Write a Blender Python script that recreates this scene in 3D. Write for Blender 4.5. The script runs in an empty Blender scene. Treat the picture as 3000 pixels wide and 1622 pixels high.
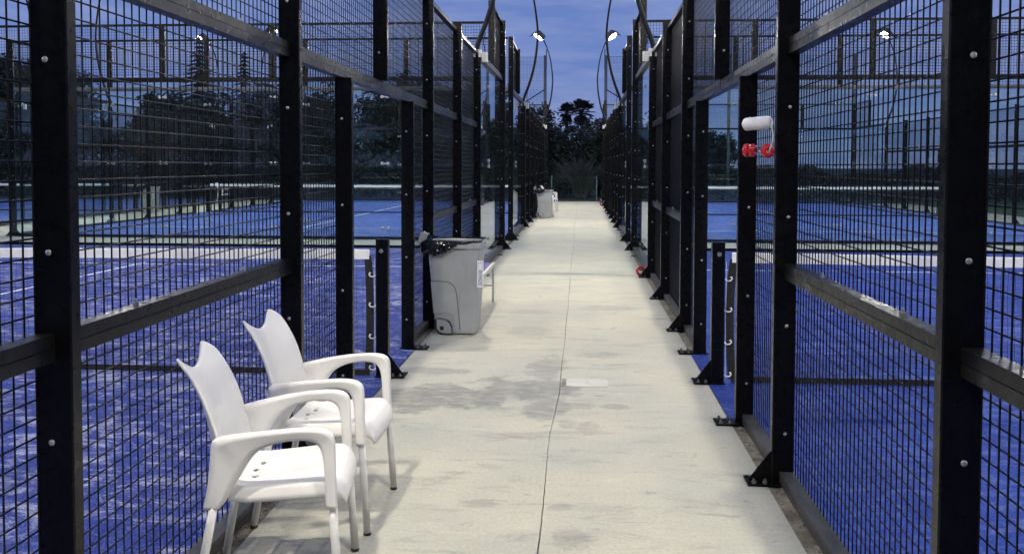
import bpy, math, random
from mathutils import Vector, Matrix
R = math.radians
scene = bpy.context.scene
col = scene.collection
rng = random.Random(7)

# ------------------------------------------------------------------ camera
CAM_H = 1.4637
cam = bpy.data.cameras.new('camera'); cam_ob = bpy.data.objects.new('camera', cam); col.objects.link(cam_ob)
cam.sensor_fit = 'HORIZONTAL'; cam.sensor_width = 36.0
cam.lens = 2726.3 / 3000 * 36.0
cam.shift_y = -(811 - 601.3) / 3000
cam.clip_start = 0.05; cam.clip_end = 3000
YAW, PITCH, ROLL = 0.0732, 0.0421, 0.0029
rot = Matrix.Rotation(YAW, 3, 'Z') @ Matrix.Rotation(math.pi / 2 - PITCH, 3, 'X') @ Matrix.Rotation(ROLL, 3, 'Z')
cam_ob.matrix_world = Matrix.Translation((0, 0, CAM_H)) @ rot.to_4x4()
scene.camera = cam_ob

# ------------------------------------------------------------------ world: dusk sky
SUN_EL, SUN_ROT = R(3.0), R(160)
world = bpy.data.worlds.new('World'); scene.world = world; world.use_nodes = True
wn, wl = world.node_tree.nodes, world.node_tree.links
for n in list(wn): wn.remove(n)
w_out = wn.new('ShaderNodeOutputWorld'); w_bg = wn.new('ShaderNodeBackground')
sky = wn.new('ShaderNodeTexSky'); sky.sky_type = 'NISHITA'; sky.sun_disc = False
sky.sun_elevation = SUN_EL; sky.sun_rotation = SUN_ROT; sky.ozone_density = 5.0; sky.dust_density = 0.2; sky.air_density = 1.0
w_tc = wn.new('ShaderNodeTexCoord'); w_map = wn.new('ShaderNodeMapping'); w_map.inputs['Scale'].default_value = (1.6, 1.6, 9.0)
w_noise = wn.new('ShaderNodeTexNoise'); w_noise.inputs['Scale'].default_value = 4.5; w_noise.inputs['Detail'].default_value = 7; w_noise.inputs['Roughness'].default_value = 0.62
w_ramp = wn.new('ShaderNodeMapRange'); w_ramp.inputs[1].default_value = 0.38; w_ramp.inputs[2].default_value = 0.72; w_ramp.inputs[3].default_value = 0.0; w_ramp.inputs[4].default_value = 1.0
w_mix = wn.new('ShaderNodeMixRGB'); w_mix.inputs['Fac'].default_value = 0.85
w_cloud = wn.new('ShaderNodeMixRGB'); w_cloud.inputs['Color1'].default_value = (1.08, 1.60, 3.9, 1); w_cloud.inputs['Color2'].default_value = (2.00, 2.42, 4.5, 1)
wl.new(w_tc.outputs['Generated'], w_map.inputs['Vector']); wl.new(w_map.outputs['Vector'], w_noise.inputs['Vector'])
wl.new(w_noise.outputs['Fac'], w_ramp.inputs[0]); wl.new(w_ramp.outputs[0], w_cloud.inputs['Fac']); wl.new(w_cloud.outputs['Color'], w_mix.inputs['Color2'])
wl.new(sky.outputs['Color'], w_mix.inputs['Color1'])
wl.new(w_mix.outputs['Color'], w_bg.inputs['Color']); w_bg.inputs['Strength'].default_value = 0.15
wl.new(w_bg.outputs['Background'], w_out.inputs['Surface'])

# faint afterglow in the direction of the set sun
sun = bpy.data.lights.new('sun', 'SUN'); sun.energy = 0.03; sun.angle = R(20); sun.color = (1.0, 0.8, 0.7)
sun_ob = bpy.data.objects.new('sun', sun); col.objects.link(sun_ob); sun_ob.rotation_euler = (R(90) - SUN_EL, 0, R(180) - SUN_ROT)

scene.view_settings.view_transform = 'Standard'; scene.view_settings.look = 'None'
scene.view_settings.exposure = 0.0; scene.view_settings.gamma = 1.0
scene.cycles.use_denoising = True
scene.cycles.max_bounces = 8; scene.cycles.transparent_max_bounces = 32
scene.cycles.sample_clamp_indirect = 4.0; scene.cycles.caustics_reflective = False; scene.cycles.caustics_refractive = False
LAMP_RADIANCE = 5000.0

# ------------------------------------------------------------------ materials
MATS = {}
class NT:
    """small helper around a node tree"""
    def __init__(s, name):
        s.m = bpy.data.materials.new(name); s.m.use_nodes = True; MATS[name] = s.m
        s.t = s.m.node_tree; s.n = s.t.nodes; s.l = s.t.links
        s.bsdf = s.n['Principled BSDF']; s.out = s.n['Material Output']
    def node(s, kind, **kw):
        n = s.n.new(kind)
        for k, v in kw.items():
            if k in n.inputs.keys(): n.inputs[k].default_value = v
            else: setattr(n, k, v)
        return n
    def link(s, a, b): s.l.new(a, b)
    def pos(s, scale=(1, 1, 1), obj=False):
        if obj: src = s.node('ShaderNodeTexCoord').outputs['Object']
        else: src = s.node('ShaderNodeNewGeometry').outputs['Position']
        mp = s.node('ShaderNodeMapping'); mp.inputs['Scale'].default_value = scale
        s.link(src, mp.inputs['Vector']); return mp.outputs['Vector']
    def noise(s, vec, scale, detail=4, rough=0.55, dist=0.0):
        n = s.node('ShaderNodeTexNoise'); n.inputs['Scale'].default_value = scale; n.inputs['Detail'].default_value = detail
        n.inputs['Roughness'].default_value = rough; n.inputs['Distortion'].default_value = dist
        s.link(vec, n.inputs['Vector']); return n.outputs['Fac']
    def rng(s, v, a, b, c=0.0, d=1.0):
        n = s.node('ShaderNodeMapRange'); n.interpolation_type = 'SMOOTHSTEP'
        for i, x in ((1, a), (2, b), (3, c), (4, d)): n.inputs[i].default_value = x
        s.link(v, n.inputs[0]); return n.outputs[0]
    def math(s, op, a, b=None, clamp=False):
        n = s.node('ShaderNodeMath'); n.operation = op; n.use_clamp = clamp
        for i, x in enumerate((a, b)):
            if x is None: continue
            if isinstance(x, (int, float)): n.inputs[i].default_value = x
            else: s.link(x, n.inputs[i])
        return n.outputs[0]
    def mix(s, fac, a, b, blend='MIX'):
        n = s.node('ShaderNodeMixRGB'); n.blend_type = blend
        for k, x in (('Fac', fac), ('Color1', a), ('Color2', b)):
            if isinstance(x, (int, float)): n.inputs[k].default_value = x
            elif isinstance(x, tuple): n.inputs[k].default_value = (*x, 1)
            else: s.link(x, n.inputs[k])
        return n.outputs['Color']
    def bump(s, h, strength=0.2, dist=0.01):
        n = s.node('ShaderNodeBump'); n.inputs['Strength'].default_value = strength; n.inputs['Distance'].default_value = dist
        s.link(h, n.inputs['Height']); s.link(n.outputs['Normal'], s.bsdf.inputs['Normal'])
    def color(s, c):
        if isinstance(c, tuple): s.bsdf.inputs['Base Color'].default_value = (*c, 1)
        else: s.link(c, s.bsdf.inputs['Base Color'])
    def rough(s, r):
        if isinstance(r, (int, float)): s.bsdf.inputs['Roughness'].default_value = r
        else: s.link(r, s.bsdf.inputs['Roughness'])

def plain(name, c, rough=0.5, metal=0.0, var=0.12, scale=9.0, bump=0.0, spec=0.5, obj=True):
    t = NT(name)
    v = t.pos(obj=obj)
    f = t.rng(t.noise(v, scale, 5), 0.3, 0.7)
    lo = tuple(x * (1 - var) for x in c); hi = tuple(min(1, x * (1 + var)) for x in c)
    t.color(t.mix(f, lo, hi)); t.rough(t.rng(t.noise(v, scale * 2.3, 4), 0.3, 0.7, rough * 0.85, min(1, rough * 1.15)))
    t.bsdf.inputs['Metallic'].default_value = metal; t.bsdf.inputs['Specular IOR Level'].default_value = spec
    if bump: t.bump(t.noise(v, scale * 12, 3), bump, 0.004)
    return t.m

# powder coated black steel with dust and scuffs
t = NT('black_steel'); v = t.pos()
dust = t.rng(t.noise(v, 6, 8, 0.7), 0.5, 0.8); scuff = t.rng(t.noise(t.pos((60, 60, 4)), 3, 4), 0.66, 0.74)
t.color(t.mix(t.math('MULTIPLY', scuff, 0.25), t.mix(dust, (0.004, 0.004, 0.0045), (0.008, 0.008, 0.008)), (0.04, 0.039, 0.035)))
t.bsdf.inputs['Specular IOR Level'].default_value = 0.18
t.rough(t.rng(t.noise(v, 25, 5), 0.3, 0.7, 0.24, 0.36)); t.bump(t.noise(v, 260, 2), 0.06, 0.002)
# rails: weathered, dustier
t = NT('rail_steel'); v = t.pos()
dust = t.rng(t.noise(t.pos((1, 0.25, 1)), 4, 5, 0.6), 0.25, 0.8)
t.color(t.mix(dust, (0.007, 0.007, 0.0068), (0.010, 0.010, 0.0095)))
t.bsdf.inputs['Specular IOR Level'].default_value = 0.22; t.rough(t.rng(t.noise(v, 25, 5), 0.3, 0.7, 0.26, 0.42)); pass
plain('rail_lamplit', (0.20, 0.20, 0.19), 0.35, var=0.3, scale=5, obj=False)  # far glass rail: lamp light on it put into a paler colour
t = NT('base_rail_steel'); v = t.pos()
dust = t.rng(t.noise(t.pos((1, 0.3, 1)), 12, 8, 0.7), 0.3, 0.75)
t.color(t.mix(dust, (0.022, 0.023, 0.026), (0.085, 0.083, 0.075))); t.rough(0.45); t.bump(t.noise(v, 120, 3), 0.15, 0.003)
plain('wire_black', (0.004, 0.004, 0.005), 0.4, var=0.3, spec=0.22)
plain('bolt_steel', (0.42, 0.42, 0.40), 0.42, metal=0.7, var=0.3, scale=60)
plain('dull_bolt', (0.16, 0.155, 0.14), 0.5, metal=0.4, var=0.4, scale=60)
plain('white_plastic_clamp', (0.78, 0.76, 0.66), 0.45, var=0.08)
plain('lamp_housing', (0.05, 0.05, 0.055), 0.4)
plain('pole_black', (0.005, 0.005, 0.007), 0.5, spec=0.3)
plain('pole_grey', (0.09, 0.095, 0.1), 0.45)
plain('green_post', (0.10, 0.17, 0.14), 0.5)
plain('green_wire', (0.03, 0.06, 0.05), 0.5)
plain('net_black', (0.012, 0.012, 0.014), 0.7)
plain('webbing_black', (0.010, 0.0095, 0.0095), 0.8, var=0.35, scale=40, bump=0.4)
plain('tape_white', (0.86, 0.85, 0.80), 0.6, var=0.06, scale=14)
plain('cord_white', (0.72, 0.71, 0.66), 0.6)
plain('foam_white', (0.80, 0.79, 0.77), 0.55, var=0.05, scale=30, bump=0.15)
plain('float_red', (0.52, 0.02, 0.025), 0.28, var=0.2)
plain('bench_white', (0.66, 0.62, 0.53), 0.45, var=0.12)
plain('bench_blue', (0.06, 0.05, 0.20), 0.55, var=0.25)
plain('bin_black', (0.015, 0.015, 0.016), 0.55)
plain('bin_seam', (0.10, 0.105, 0.11), 0.6)
plain('label_white', (0.78, 0.78, 0.80), 0.35, var=0.05)
plain('label_grey', (0.45, 0.47, 0.52), 0.4, var=0.3, scale=60)
plain('foot_black', (0.02, 0.02, 0.02), 0.6)
plain('leg_tube', (0.74, 0.72, 0.66), 0.38, var=0.1)
plain('trunk', (0.05, 0.04, 0.032), 0.9, var=0.4, scale=4, bump=0.6)
plain('leaf_dark', (0.028, 0.038, 0.022), 0.6, var=0.5, scale=0.9)
plain('leaf_mid', (0.042, 0.052, 0.033), 0.6, var=0.5, scale=0.9)
plain('leaf_conifer', (0.018, 0.026, 0.022), 0.6, var=0.4, scale=1.2)
plain('leaf_palm', (0.04, 0.045, 0.03), 0.55, var=0.4, scale=1.2)
plain('leaf_pale', (0.06, 0.066, 0.056), 0.65, var=0.4, scale=1.2)
plain('leaf_litter', (0.16, 0.09, 0.045), 0.8, var=0.6, scale=30)

# bin plastic
t = NT('bin_grey'); v = t.pos(obj=True)
g = t.mix(t.rng(t.noise(v, 3, 6, 0.65), 0.3, 0.75), (0.30, 0.315, 0.315), (0.36, 0.375, 0.375))
grime = t.math('MULTIPLY', t.rng(t.noise(t.pos((6, 6, 1), obj=True), 3, 7, 0.7), 0.52, 0.8), 0.4)
t.color(t.mix(grime, g, (0.15, 0.145, 0.14))); t.rough(0.5); t.bump(t.noise(v, 300, 2), 0.12, 0.002)
# bin bag
t = NT('bag_film'); v = t.pos(obj=True); t.color((0.004, 0.004, 0.005)); t.rough(0.16); t.bump(t.noise(v, 45, 4, 0.6), 0.35, 0.01)
# white chair plastic, handled and a little grubby
t = NT('chair_plastic'); v = t.pos(obj=True)
b = t.mix(t.rng(t.noise(v, 2.2, 5), 0.3, 0.7), (0.84, 0.815, 0.745), (0.89, 0.865, 0.795))
gr = t.math('MULTIPLY', t.rng(t.noise(v, 7, 9, 0.78), 0.50, 0.72), 0.38)
sc = t.math('MULTIPLY', t.rng(t.noise(t.pos((5, 5, 60), obj=True), 2, 6, 0.7), 0.66, 0.76), 0.3)
t.color(t.mix(sc, t.mix(gr, b, (0.60, 0.57, 0.52)), (0.45, 0.44, 0.42))); t.rough(t.rng(t.noise(v, 12, 4), 0.3, 0.7, 0.34, 0.48)); t.bump(t.noise(v, 420, 2), 0.05, 0.002)

# poured concrete with stains
def ellipse(t, px, py, cx, cy, rx, ry, warp, amt, soft=0.35):
    dx = t.math('MULTIPLY', t.math('SUBTRACT', px, cx), 1 / rx); dy = t.math('MULTIPLY', t.math('SUBTRACT', py, cy), 1 / ry)
    d = t.math('SQRT', t.math('ADD', t.math('MULTIPLY', dx, dx), t.math('MULTIPLY', dy, dy)))
    d = t.math('ADD', d, t.math('MULTIPLY', t.math('SUBTRACT', warp, 0.5), 2.6))
    return t.math('MULTIPLY', t.rng(d, 1.0 - soft, 1.0, 1.0, 0.0), amt)
def concrete(name, tone=(0.490, 0.474, 0.378), stains=True):
    t = NT(name); p = t.pos()
    sp = t.node('ShaderNodeSeparateXYZ'); t.link(p, sp.inputs[0]); px, py = sp.outputs[0], sp.outputs[1]
    big = t.rng(t.noise(p, 0.9, 5, 0.6), 0.3, 0.7)
    c = t.mix(big, tuple(x * y for x, y in zip(tone, (0.88, 0.90, 0.93))), tuple(x * y for x, y in zip(tone, (1.05, 1.03, 0.98))))
    tint = t.rng(t.noise(t.pos((1.0, 0.6, 1)), 1.7, 4), 0.42, 0.66)
    c = t.mix(t.math('MULTIPLY', tint, 0.22), c, (0.40, 0.39, 0.35))
    streak = t.rng(t.noise(t.pos((1.1, 4.2, 1)), 1.5, 10, 0.75, 0.7), 0.52, 0.66)
    c = t.mix(t.math('MULTIPLY', streak, 0.50), c, (0.25, 0.245, 0.22))
    patch = t.rng(t.noise(t.pos((1, 1.6, 1)), 4.2, 10, 0.78, 0.8), 0.58, 0.66)
    c = t.mix(t.math('MULTIPLY', patch, 0.55), c, (0.22, 0.22, 0.20))
    rag = t.rng(t.noise(t.pos((1.3, 2.4, 1)), 9.0, 10, 0.8, 1.2), 0.60, 0.68)
    c = t.mix(t.math('MULTIPLY', rag, 0.48), c, (0.25, 0.245, 0.225))
    pale = t.rng(t.noise(t.pos((0.8, 1.4, 1)), 2.6, 9, 0.7, 0.6), 0.56, 0.70)
    c = t.mix(t.math('MULTIPLY', pale, 0.30), c, (0.60, 0.565, 0.45))
    fine = t.noise(p, 60, 8, 0.8)
    c = t.mix(1.0, c, t.mix(t.rng(fine, 0.25, 0.75), (0.80, 0.80, 0.80), (1.15, 1.15, 1.15)), 'MULTIPLY')
    marks = t.rng(t.noise(t.pos((1.0, 3.2, 1)), 16, 7, 0.75, 0.9), 0.645, 0.71)
    c = t.mix(t.math('MULTIPLY', marks, 0.55), c, (0.20, 0.195, 0.175))
    pits = t.rng(t.noise(p, 38, 2), 0.72, 0.78)
    c = t.mix(t.math('MULTIPLY', pits, 0.5), c, (0.16, 0.15, 0.13))
    if stains:
        wp = t.noise(t.pos((1, 1, 1)), 3.2, 9, 0.7); wf = t.noise(t.pos((1, 1.5, 1)), 11, 10, 0.8)
        broken = t.rng(t.noise(t.pos((2.2, 5.0, 1)), 3.5, 8, 0.72), 0.36, 0.6, 0.45, 1.0)
        m = None
        for cx, cy, rx, ry, amt in ((-0.98, 5.78, 0.62, 0.40, 0.80), (-0.38, 6.02, 0.40, 0.42, 0.78), (-0.20, 5.62, 0.16, 0.3, 0.6), (-0.22, 6.75, 0.16, 0.55, 0.5), (-1.05, 6.55, 0.35, 0.12, 0.5)):
            e = t.math('MULTIPLY', ellipse(t, px, py, cx, cy, rx, ry, wp, amt), broken)
            m = e if m is None else t.math('MAXIMUM', m, e)
        for cx, cy, rx, ry, amt in ((0.0, 5.66, 0.12, 0.10, 0.6), (0.21, 5.66, 0.12, 0.07, 0.72), (0.05, 5.18, 0.09, 0.16, 0.55), (-0.06, 5.25, 0.07, 0.12, 0.5), (-0.03, 5.93, 0.07, 0.07, 0.55), (0.13, 5.92, 0.05, 0.03, 0.5), (-0.03, 3.62, 0.10, 0.14, 0.6), (-0.08, 3.95, 0.06, 0.05, 0.5), (-0.43, 3.97, 0.11, 0.06, 0.5), (-0.30, 5.0, 0.14, 0.08, 0.45), (-0.45, 8.2, 0.25, 0.35, 0.42), (0.15, 7.2, 0.22, 0.15, 0.4), (0.25, 9.6, 0.4, 0.2, 0.4), (-0.55, 9.3, 0.3, 0.18, 0.4), (-1.05, 3.75, 0.25, 0.3, 0.45)):
            m = t.math('MAXIMUM', m, t.math('MULTIPLY', ellipse(t, px, py, cx, cy, rx, ry, wf, amt * 0.8, 0.45), broken))
        c = t.mix(t.math('MULTIPLY', m, 1.0), c, (0.175, 0.174, 0.16))
    t.color(c); t.rough(t.rng(fine, 0.3, 0.7, 0.72, 0.9)); t.bsdf.inputs['Specular IOR Level'].default_value = 0.35
    t.bump(t.math('ADD', fine, t.math('MULTIPLY', t.noise(p, 9, 5), 1.5)), 0.16, 0.006)
concrete('concrete'); concrete('concrete_plain', stains=False)
t = NT('mortar'); p = t.pos(); f = t.noise(p, 30, 8, 0.75)
t.color(t.mix(t.rng(t.noise(p, 7, 6), 0.35, 0.7), t.mix(t.rng(f, 0.3, 0.7), (0.20, 0.175, 0.13), (0.40, 0.36, 0.28)), (0.13, 0.115, 0.085))); t.rough(0.95); t.bump(f, 0.9, 0.02)
plain('joint_dark', (0.10, 0.09, 0.075), 0.95, var=0.4, scale=20, obj=False)
plain('cover_plate', (0.43, 0.42, 0.35), 0.5, var=0.05, scale=8, obj=False)

def turf(name, base, sand, sand_col=(0.46, 0.45, 0.56)):
    t = NT(name); p = t.pos()
    c = t.mix(t.rng(t.noise(p, 1.1, 5), 0.3, 0.7), tuple(x * 0.82 for x in base), tuple(x * 1.12 for x in base))
    blades = t.noise(p, 150, 4, 0.9)
    c = t.mix(1.0, c, t.mix(t.rng(blades, 0.36, 0.64), (0.28, 0.30, 0.42), (1.75, 1.7, 1.5)), 'MULTIPLY')
    big = t.rng(t.noise(p, 0.55, 3), 0.36, 0.62)
    st = t.rng(t.noise(t.pos((1.6, 2.5, 1)), 1.9, 11, 0.78, 1.6), 0.48, 0.63)
    spec = t.rng(t.noise(p, 85, 5, 0.9), 0.48, 0.64)
    m = t.math('MULTIPLY', t.math('MULTIPLY', st, t.math('ADD', t.math('MULTIPLY', big, 0.6), 0.4)), sand, True)
    c = t.mix(t.math('MULTIPLY', m, t.math('ADD', t.math('MULTIPLY', spec, 0.6), 0.4)), c, sand_col)
    c = t.mix(t.math('MULTIPLY', spec, 0.08 + 0.10 * sand), c, sand_col)
    t.color(c); t.rough(0.85); t.bsdf.inputs['Specular IOR Level'].default_value = 0.2
    t.bump(blades, 0.5, 0.012)
turf('turf_blue_sandy', (0.007, 0.029, 0.235), 1.2, (0.60, 0.62, 0.67))
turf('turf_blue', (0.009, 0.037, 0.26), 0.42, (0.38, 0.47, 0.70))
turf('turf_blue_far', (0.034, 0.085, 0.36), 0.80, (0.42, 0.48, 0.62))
turf('turf_green', (0.05, 0.11, 0.035), 0.25, (0.35, 0.38, 0.25))
plain('line_white', (0.80, 0.82, 0.86), 0.8, var=0.12, scale=25, obj=False)
t = NT('ground_soil'); p = t.pos()
t.color(t.mix(t.rng(t.noise(p, 0.5, 6), 0.35, 0.65), (0.05, 0.06, 0.03), (0.09, 0.08, 0.05))); t.rough(0.95); t.bump(t.noise(p, 8, 6), 0.6, 0.05)

# toughened glass: thin slab, Fresnel mirror over a slightly green transmission
t = NT('court_glass'); lw = t.node('ShaderNodeLayerWeight'); lw.inputs['Blend'].default_value = 0.5
fres = t.math('ADD', t.math('MULTIPLY', t.math('POWER', lw.outputs['Facing'], 5.0), 0.95), 0.04, True)
tr = t.node('ShaderNodeBsdfTransparent'); tr.inputs['Color'].default_value = (0.925, 0.965, 0.96, 1)
gl = t.node('ShaderNodeBsdfGlossy'); gl.inputs['Roughness'].default_value = 0.015; gl.inputs['Color'].default_value = (0.95, 0.97, 0.97, 1)
df = t.node('ShaderNodeBsdfDiffuse'); df.inputs['Color'].default_value = (0.35, 0.37, 0.36, 1)
smudge = t.math('MULTIPLY', t.rng(t.noise(t.pos((1, 1, 0.6)), 1.8, 8, 0.7), 0.45, 0.75), 0.006)
m0 = t.node('ShaderNodeMixShader'); t.link(smudge, m0.inputs[0]); t.link(tr.outputs[0], m0.inputs[1]); t.link(df.outputs[0], m0.inputs[2])
m1 = t.node('ShaderNodeMixShader'); t.link(fres, m1.inputs[0]); t.link(m0.outputs[0], m1.inputs[1]); t.link(gl.outputs[0], m1.inputs[2])
t.n.remove(t.bsdf); t.link(m1.outputs[0], t.out.inputs['Surface'])
# floodlight lens
for nm_, st_ in (('lamp_lens', 30.0), ('lamp_led', LAMP_RADIANCE)):
    t = NT(nm_); em = t.node('ShaderNodeEmission'); em.inputs['Color'].default_value = (1.0, 0.945, 0.83, 1); em.inputs['Strength'].default_value = st_
    t.n.remove(t.bsdf); t.link(em.outputs[0], t.out.inputs['Surface'])

# ------------------------------------------------------------------ mesh helpers
class MB:
    def __init__(s): s.v = []; s.f = []
    def add(s, vs, fs):
        b = len(s.v); s.v += [tuple(x) for x in vs]; s.f += [tuple(b + i for i in f) for f in fs]; return s
    def box(s, x0, x1, y0, y1, z0, z1):
        if x0 > x1: x0, x1 = x1, x0
        return s.add([(x0, y0, z0), (x1, y0, z0), (x1, y1, z0), (x0, y1, z0), (x0, y0, z1), (x1, y0, z1), (x1, y1, z1), (x0, y1, z1)],
                     [(0, 3, 2, 1), (4, 5, 6, 7), (0, 1, 5, 4), (1, 2, 6, 5), (2, 3, 7, 6), (3, 0, 4, 7)])
    def bbox(s, x0, x1, y0, y1, z0, z1, c):
        """box with the four vertical (z) edges chamfered"""
        if x0 > x1: x0, x1 = x1, x0
        poly = [(x0 + c, y0), (x1 - c, y0), (x1, y0 + c), (x1, y1 - c), (x1 - c, y1), (x0 + c, y1), (x0, y1 - c), (x0, y0 + c)]
        n = 8; vs = [(x, y, z0) for x, y in poly] + [(x, y, z1) for x, y in poly]
        return s.add(vs, [tuple(range(n - 1, -1, -1)), tuple(range(n, 2 * n))] + [(i, (i + 1) % n, n + (i + 1) % n, n + i) for i in range(n)])
    def prism_y(s, poly, y0, y1):
        n = len(poly); vs = [(x, y0, z) for x, z in poly] + [(x, y1, z) for x, z in poly]
        return s.add(vs, [tuple(range(n)), tuple(range(2 * n - 1, n - 1, -1))] + [(i, n + i, n + (i + 1) % n, (i + 1) % n) for i in range(n)])
    def tube(s, pts, r, n=8, cap=True, ph=0.0):
        pts = [Vector(p) for p in pts]; rs = r if isinstance(r, (list, tuple)) else [r] * len(pts)
        rings = []; up = None; b = len(s.v)
        for i, p in enumerate(pts):
            d = (pts[min(i + 1, len(pts) - 1)] - pts[max(i - 1, 0)]).normalized()
            if up is None:
                up = Vector((0, 0, 1)) if abs(d.z) < 0.9 else Vector((0, 1, 0))
            a = d.cross(up).normalized(); u2 = a.cross(d).normalized(); up = u2
            for k in range(n):
                an = 2 * math.pi * k / n + ph
                s.v.append(tuple(p + (a * math.cos(an) + u2 * math.sin(an)) * rs[i]))
        for i in range(len(pts) - 1):
            for k in range(n):
                s.f.append((b + i * n + k, b + i * n + (k + 1) % n, b + (i + 1) * n + (k + 1) % n, b + (i + 1) * n + k))
        if cap:
            s.f.append(tuple(b + k for k in range(n - 1, -1, -1))); e = b + (len(pts) - 1) * n; s.f.append(tuple(e + k for k in range(n)))
        return s
    def torus(s, c, axis, RR, r, n=24, m=10):
        ax = Vector(axis).normalized(); a = ax.orthogonal().normalized(); bq = ax.cross(a); b = len(s.v); c = Vector(c)
        for i in range(n):
            t0 = 2 * math.pi * i / n; d = a * math.cos(t0) + bq * math.sin(t0)
            for k in range(m):
                p = 2 * math.pi * k / m; s.v.append(tuple(c + d * (RR + r * math.cos(p)) + ax * (r * math.sin(p))))
        for i in range(n):
            for k in range(m):
                s.f.append((b + i * m + k, b + ((i + 1) % n) * m + k, b + ((i + 1) % n) * m + (k + 1) % m, b + i * m + (k + 1) % m))
        return s
    def lathe(s, c, axis, prof, n=16):
        """prof: list of (distance along axis, radius)"""
        ax = Vector(axis).normalized(); c = Vector(c)
        return s.tube_rings([(c + ax * h, max(rr, 1e-4)) for h, rr in prof], ax, n)
    def tube_rings(s, rings, ax, n):
        a = ax.orthogonal().normalized(); bq = ax.cross(a); b = len(s.v)
        for p, rr in rings:
            for k in range(n):
                an = 2 * math.pi * k / n; s.v.append(tuple(p + (a * math.cos(an) + bq * math.sin(an)) * rr))
        for i in range(len(rings) - 1):
            for k in range(n):
                s.f.append((b + i * n + k, b + i * n + (k + 1) % n, b + (i + 1) * n + (k + 1) % n, b + (i + 1) * n + k))
        s.f.append(tuple(b + k for k in range(n - 1, -1, -1))); e = b + (len(rings) - 1) * n; s.f.append(tuple(e + k for k in range(n)))
        return s
    def mesh(s, name, mat, smooth=False):
        me = bpy.data.meshes.new(name); me.from_pydata(s.v, [], s.f); me.materials.append(MATS[mat])
        if smooth: me.polygons.foreach_set('use_smooth', [True] * len(me.polygons))
        me.update(); return me
    def build(s, name, mat, parent=None, smooth=False, loc=None):
        return put(name, s.mesh(name, mat, smooth), parent, loc)
def put(name, me, parent=None, loc=None):
    o = bpy.data.objects.new(name, me); col.objects.link(o)
    if parent is not None: o.parent = parent
    if loc is not None: o.location = loc
    return o
def tag(o, label=None, cat=None, group=None, kind=None):
    if label: o['label'] = label
    if cat: o['category'] = cat
    if group: o['group'] = group
    if kind: o['kind'] = kind
    return o
def empty(name, loc=(0, 0, 0), rz=0.0):
    o = bpy.data.objects.new(name, None); col.objects.link(o); o.location = loc; o.rotation_euler = (0, 0, rz); o.empty_display_size = 0.2; return o
KIDS = {}
def copy_tree(o, parent=None):
    c = o.copy(); col.objects.link(c); c.parent = parent
    for ch in o.children: copy_tree(ch, c)
    return c

# ------------------------------------------------------------------ layout (metres; x right, y along the corridor)
XL, XR = -1.323, 0.890            # corridor faces of the fence posts
NET1, NET2 = 6.323, 28.323        # net lines of the near and far courts
CW = 10.16                        # corridor face to corridor face across one court
XLF, XRF = XL - 10.36, XR + 10.10       # far sides of the left / right courts
XC3 = XLF - 2.21                  # third court, beyond the second corridor
SLAB_L, SLAB_R = -1.302, 0.866

# ground
g = MB().add([(-900, -900, -0.05), (900, -900, -0.05), (900, 900, -0.05), (-900, 900, -0.05)], [(0, 1, 2, 3)]).build('ground', 'ground_soil'); tag(g, kind='structure')
ap = MB()
for x0, x1, y0, y1 in ((XC3 - 10.4, XRF + 2.2, -6.0, 38.75),):
    ap.add([(x0, y0, -0.016), (x1, y0, -0.016), (x1, y1, -0.016), (x0, y1, -0.016)], [(0, 1, 2, 3)])
tag(ap.build('concrete_apron', 'concrete_plain'), kind='structure')
bed = MB().add([(SLAB_L - .08, -6.0, -0.013), (SLAB_R + .08, -6.0, -0.013), (SLAB_R + .08, 38.7, -0.013), (SLAB_L - .08, 38.7, -0.013)], [(0, 1, 2, 3)])
path = bed.build('concrete_path', 'joint_dark'); tag(path, kind='structure')
# slabs either side of the long construction joint
def crack_x(y, r):
    base = -0.124 - 0.030 * max(0, min(1, (6.0 - y) / 1.0))
    return base + 0.004 * math.sin(y * 0.8) + 0.002 * math.sin(y * 3.3 + 1) + r.uniform(-0.0015, 0.0015)
cr = random.Random(3); NS = 900
crack = [(-6.0 + 44.7 * i / NS,) for i in range(NS + 1)]
crack = [(y, crack_x(y, cr), (0.0017 + 0.0007 * math.sin(y * 2.3) + cr.uniform(0, 0.0012))) for (y,) in crack]
def slab(y0, y1, side):
    pts = [c for c in crack if y0 < c[0] < y1]
    e = SLAB_L if side < 0 else SLAB_R
    edge = [(x + side * w, y) for y, x, w in pts]
    edge = [(edge[0][0], y0 + 0.002)] + edge + [(edge[-1][0], y1 - 0.002)]
    n = len(edge); vs = []
    for x, y in edge: vs += [(x, y, 0.0), (e, y, 0.0), (x - side * 0.002, y, -0.013), (e, y, -0.013)]
    fs = []
    for i in range(n - 1):
        a = 4 * i; b = a + 4
        fs += [(a, a + 1, b + 1, b), (a, b, b + 2, a + 2), (a + 1, a + 3, b + 3, b + 1)]
    fs += [(0, 2, 3, 1), (4 * n - 4, 4 * n - 3, 4 * n - 1, 4 * n - 2)]
    if side < 0: fs = [f[::-1] for f in fs]
    return MB().add(vs, fs).build('slab', 'concrete', path)
rj = [-6.0, 0.8, 5.79, 10.8, 15.9, 20.9, 26.0, 31.0, 38.7]; lj = [-6.0, 2.1, 8.95, 13.9, 18.9, 24.0, 29.0, 34.0, 38.7]
for a, b in zip(rj, rj[1:]): slab(a, b, 1)
for a, b in zip(lj, lj[1:]): slab(a, b, -1)
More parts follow.
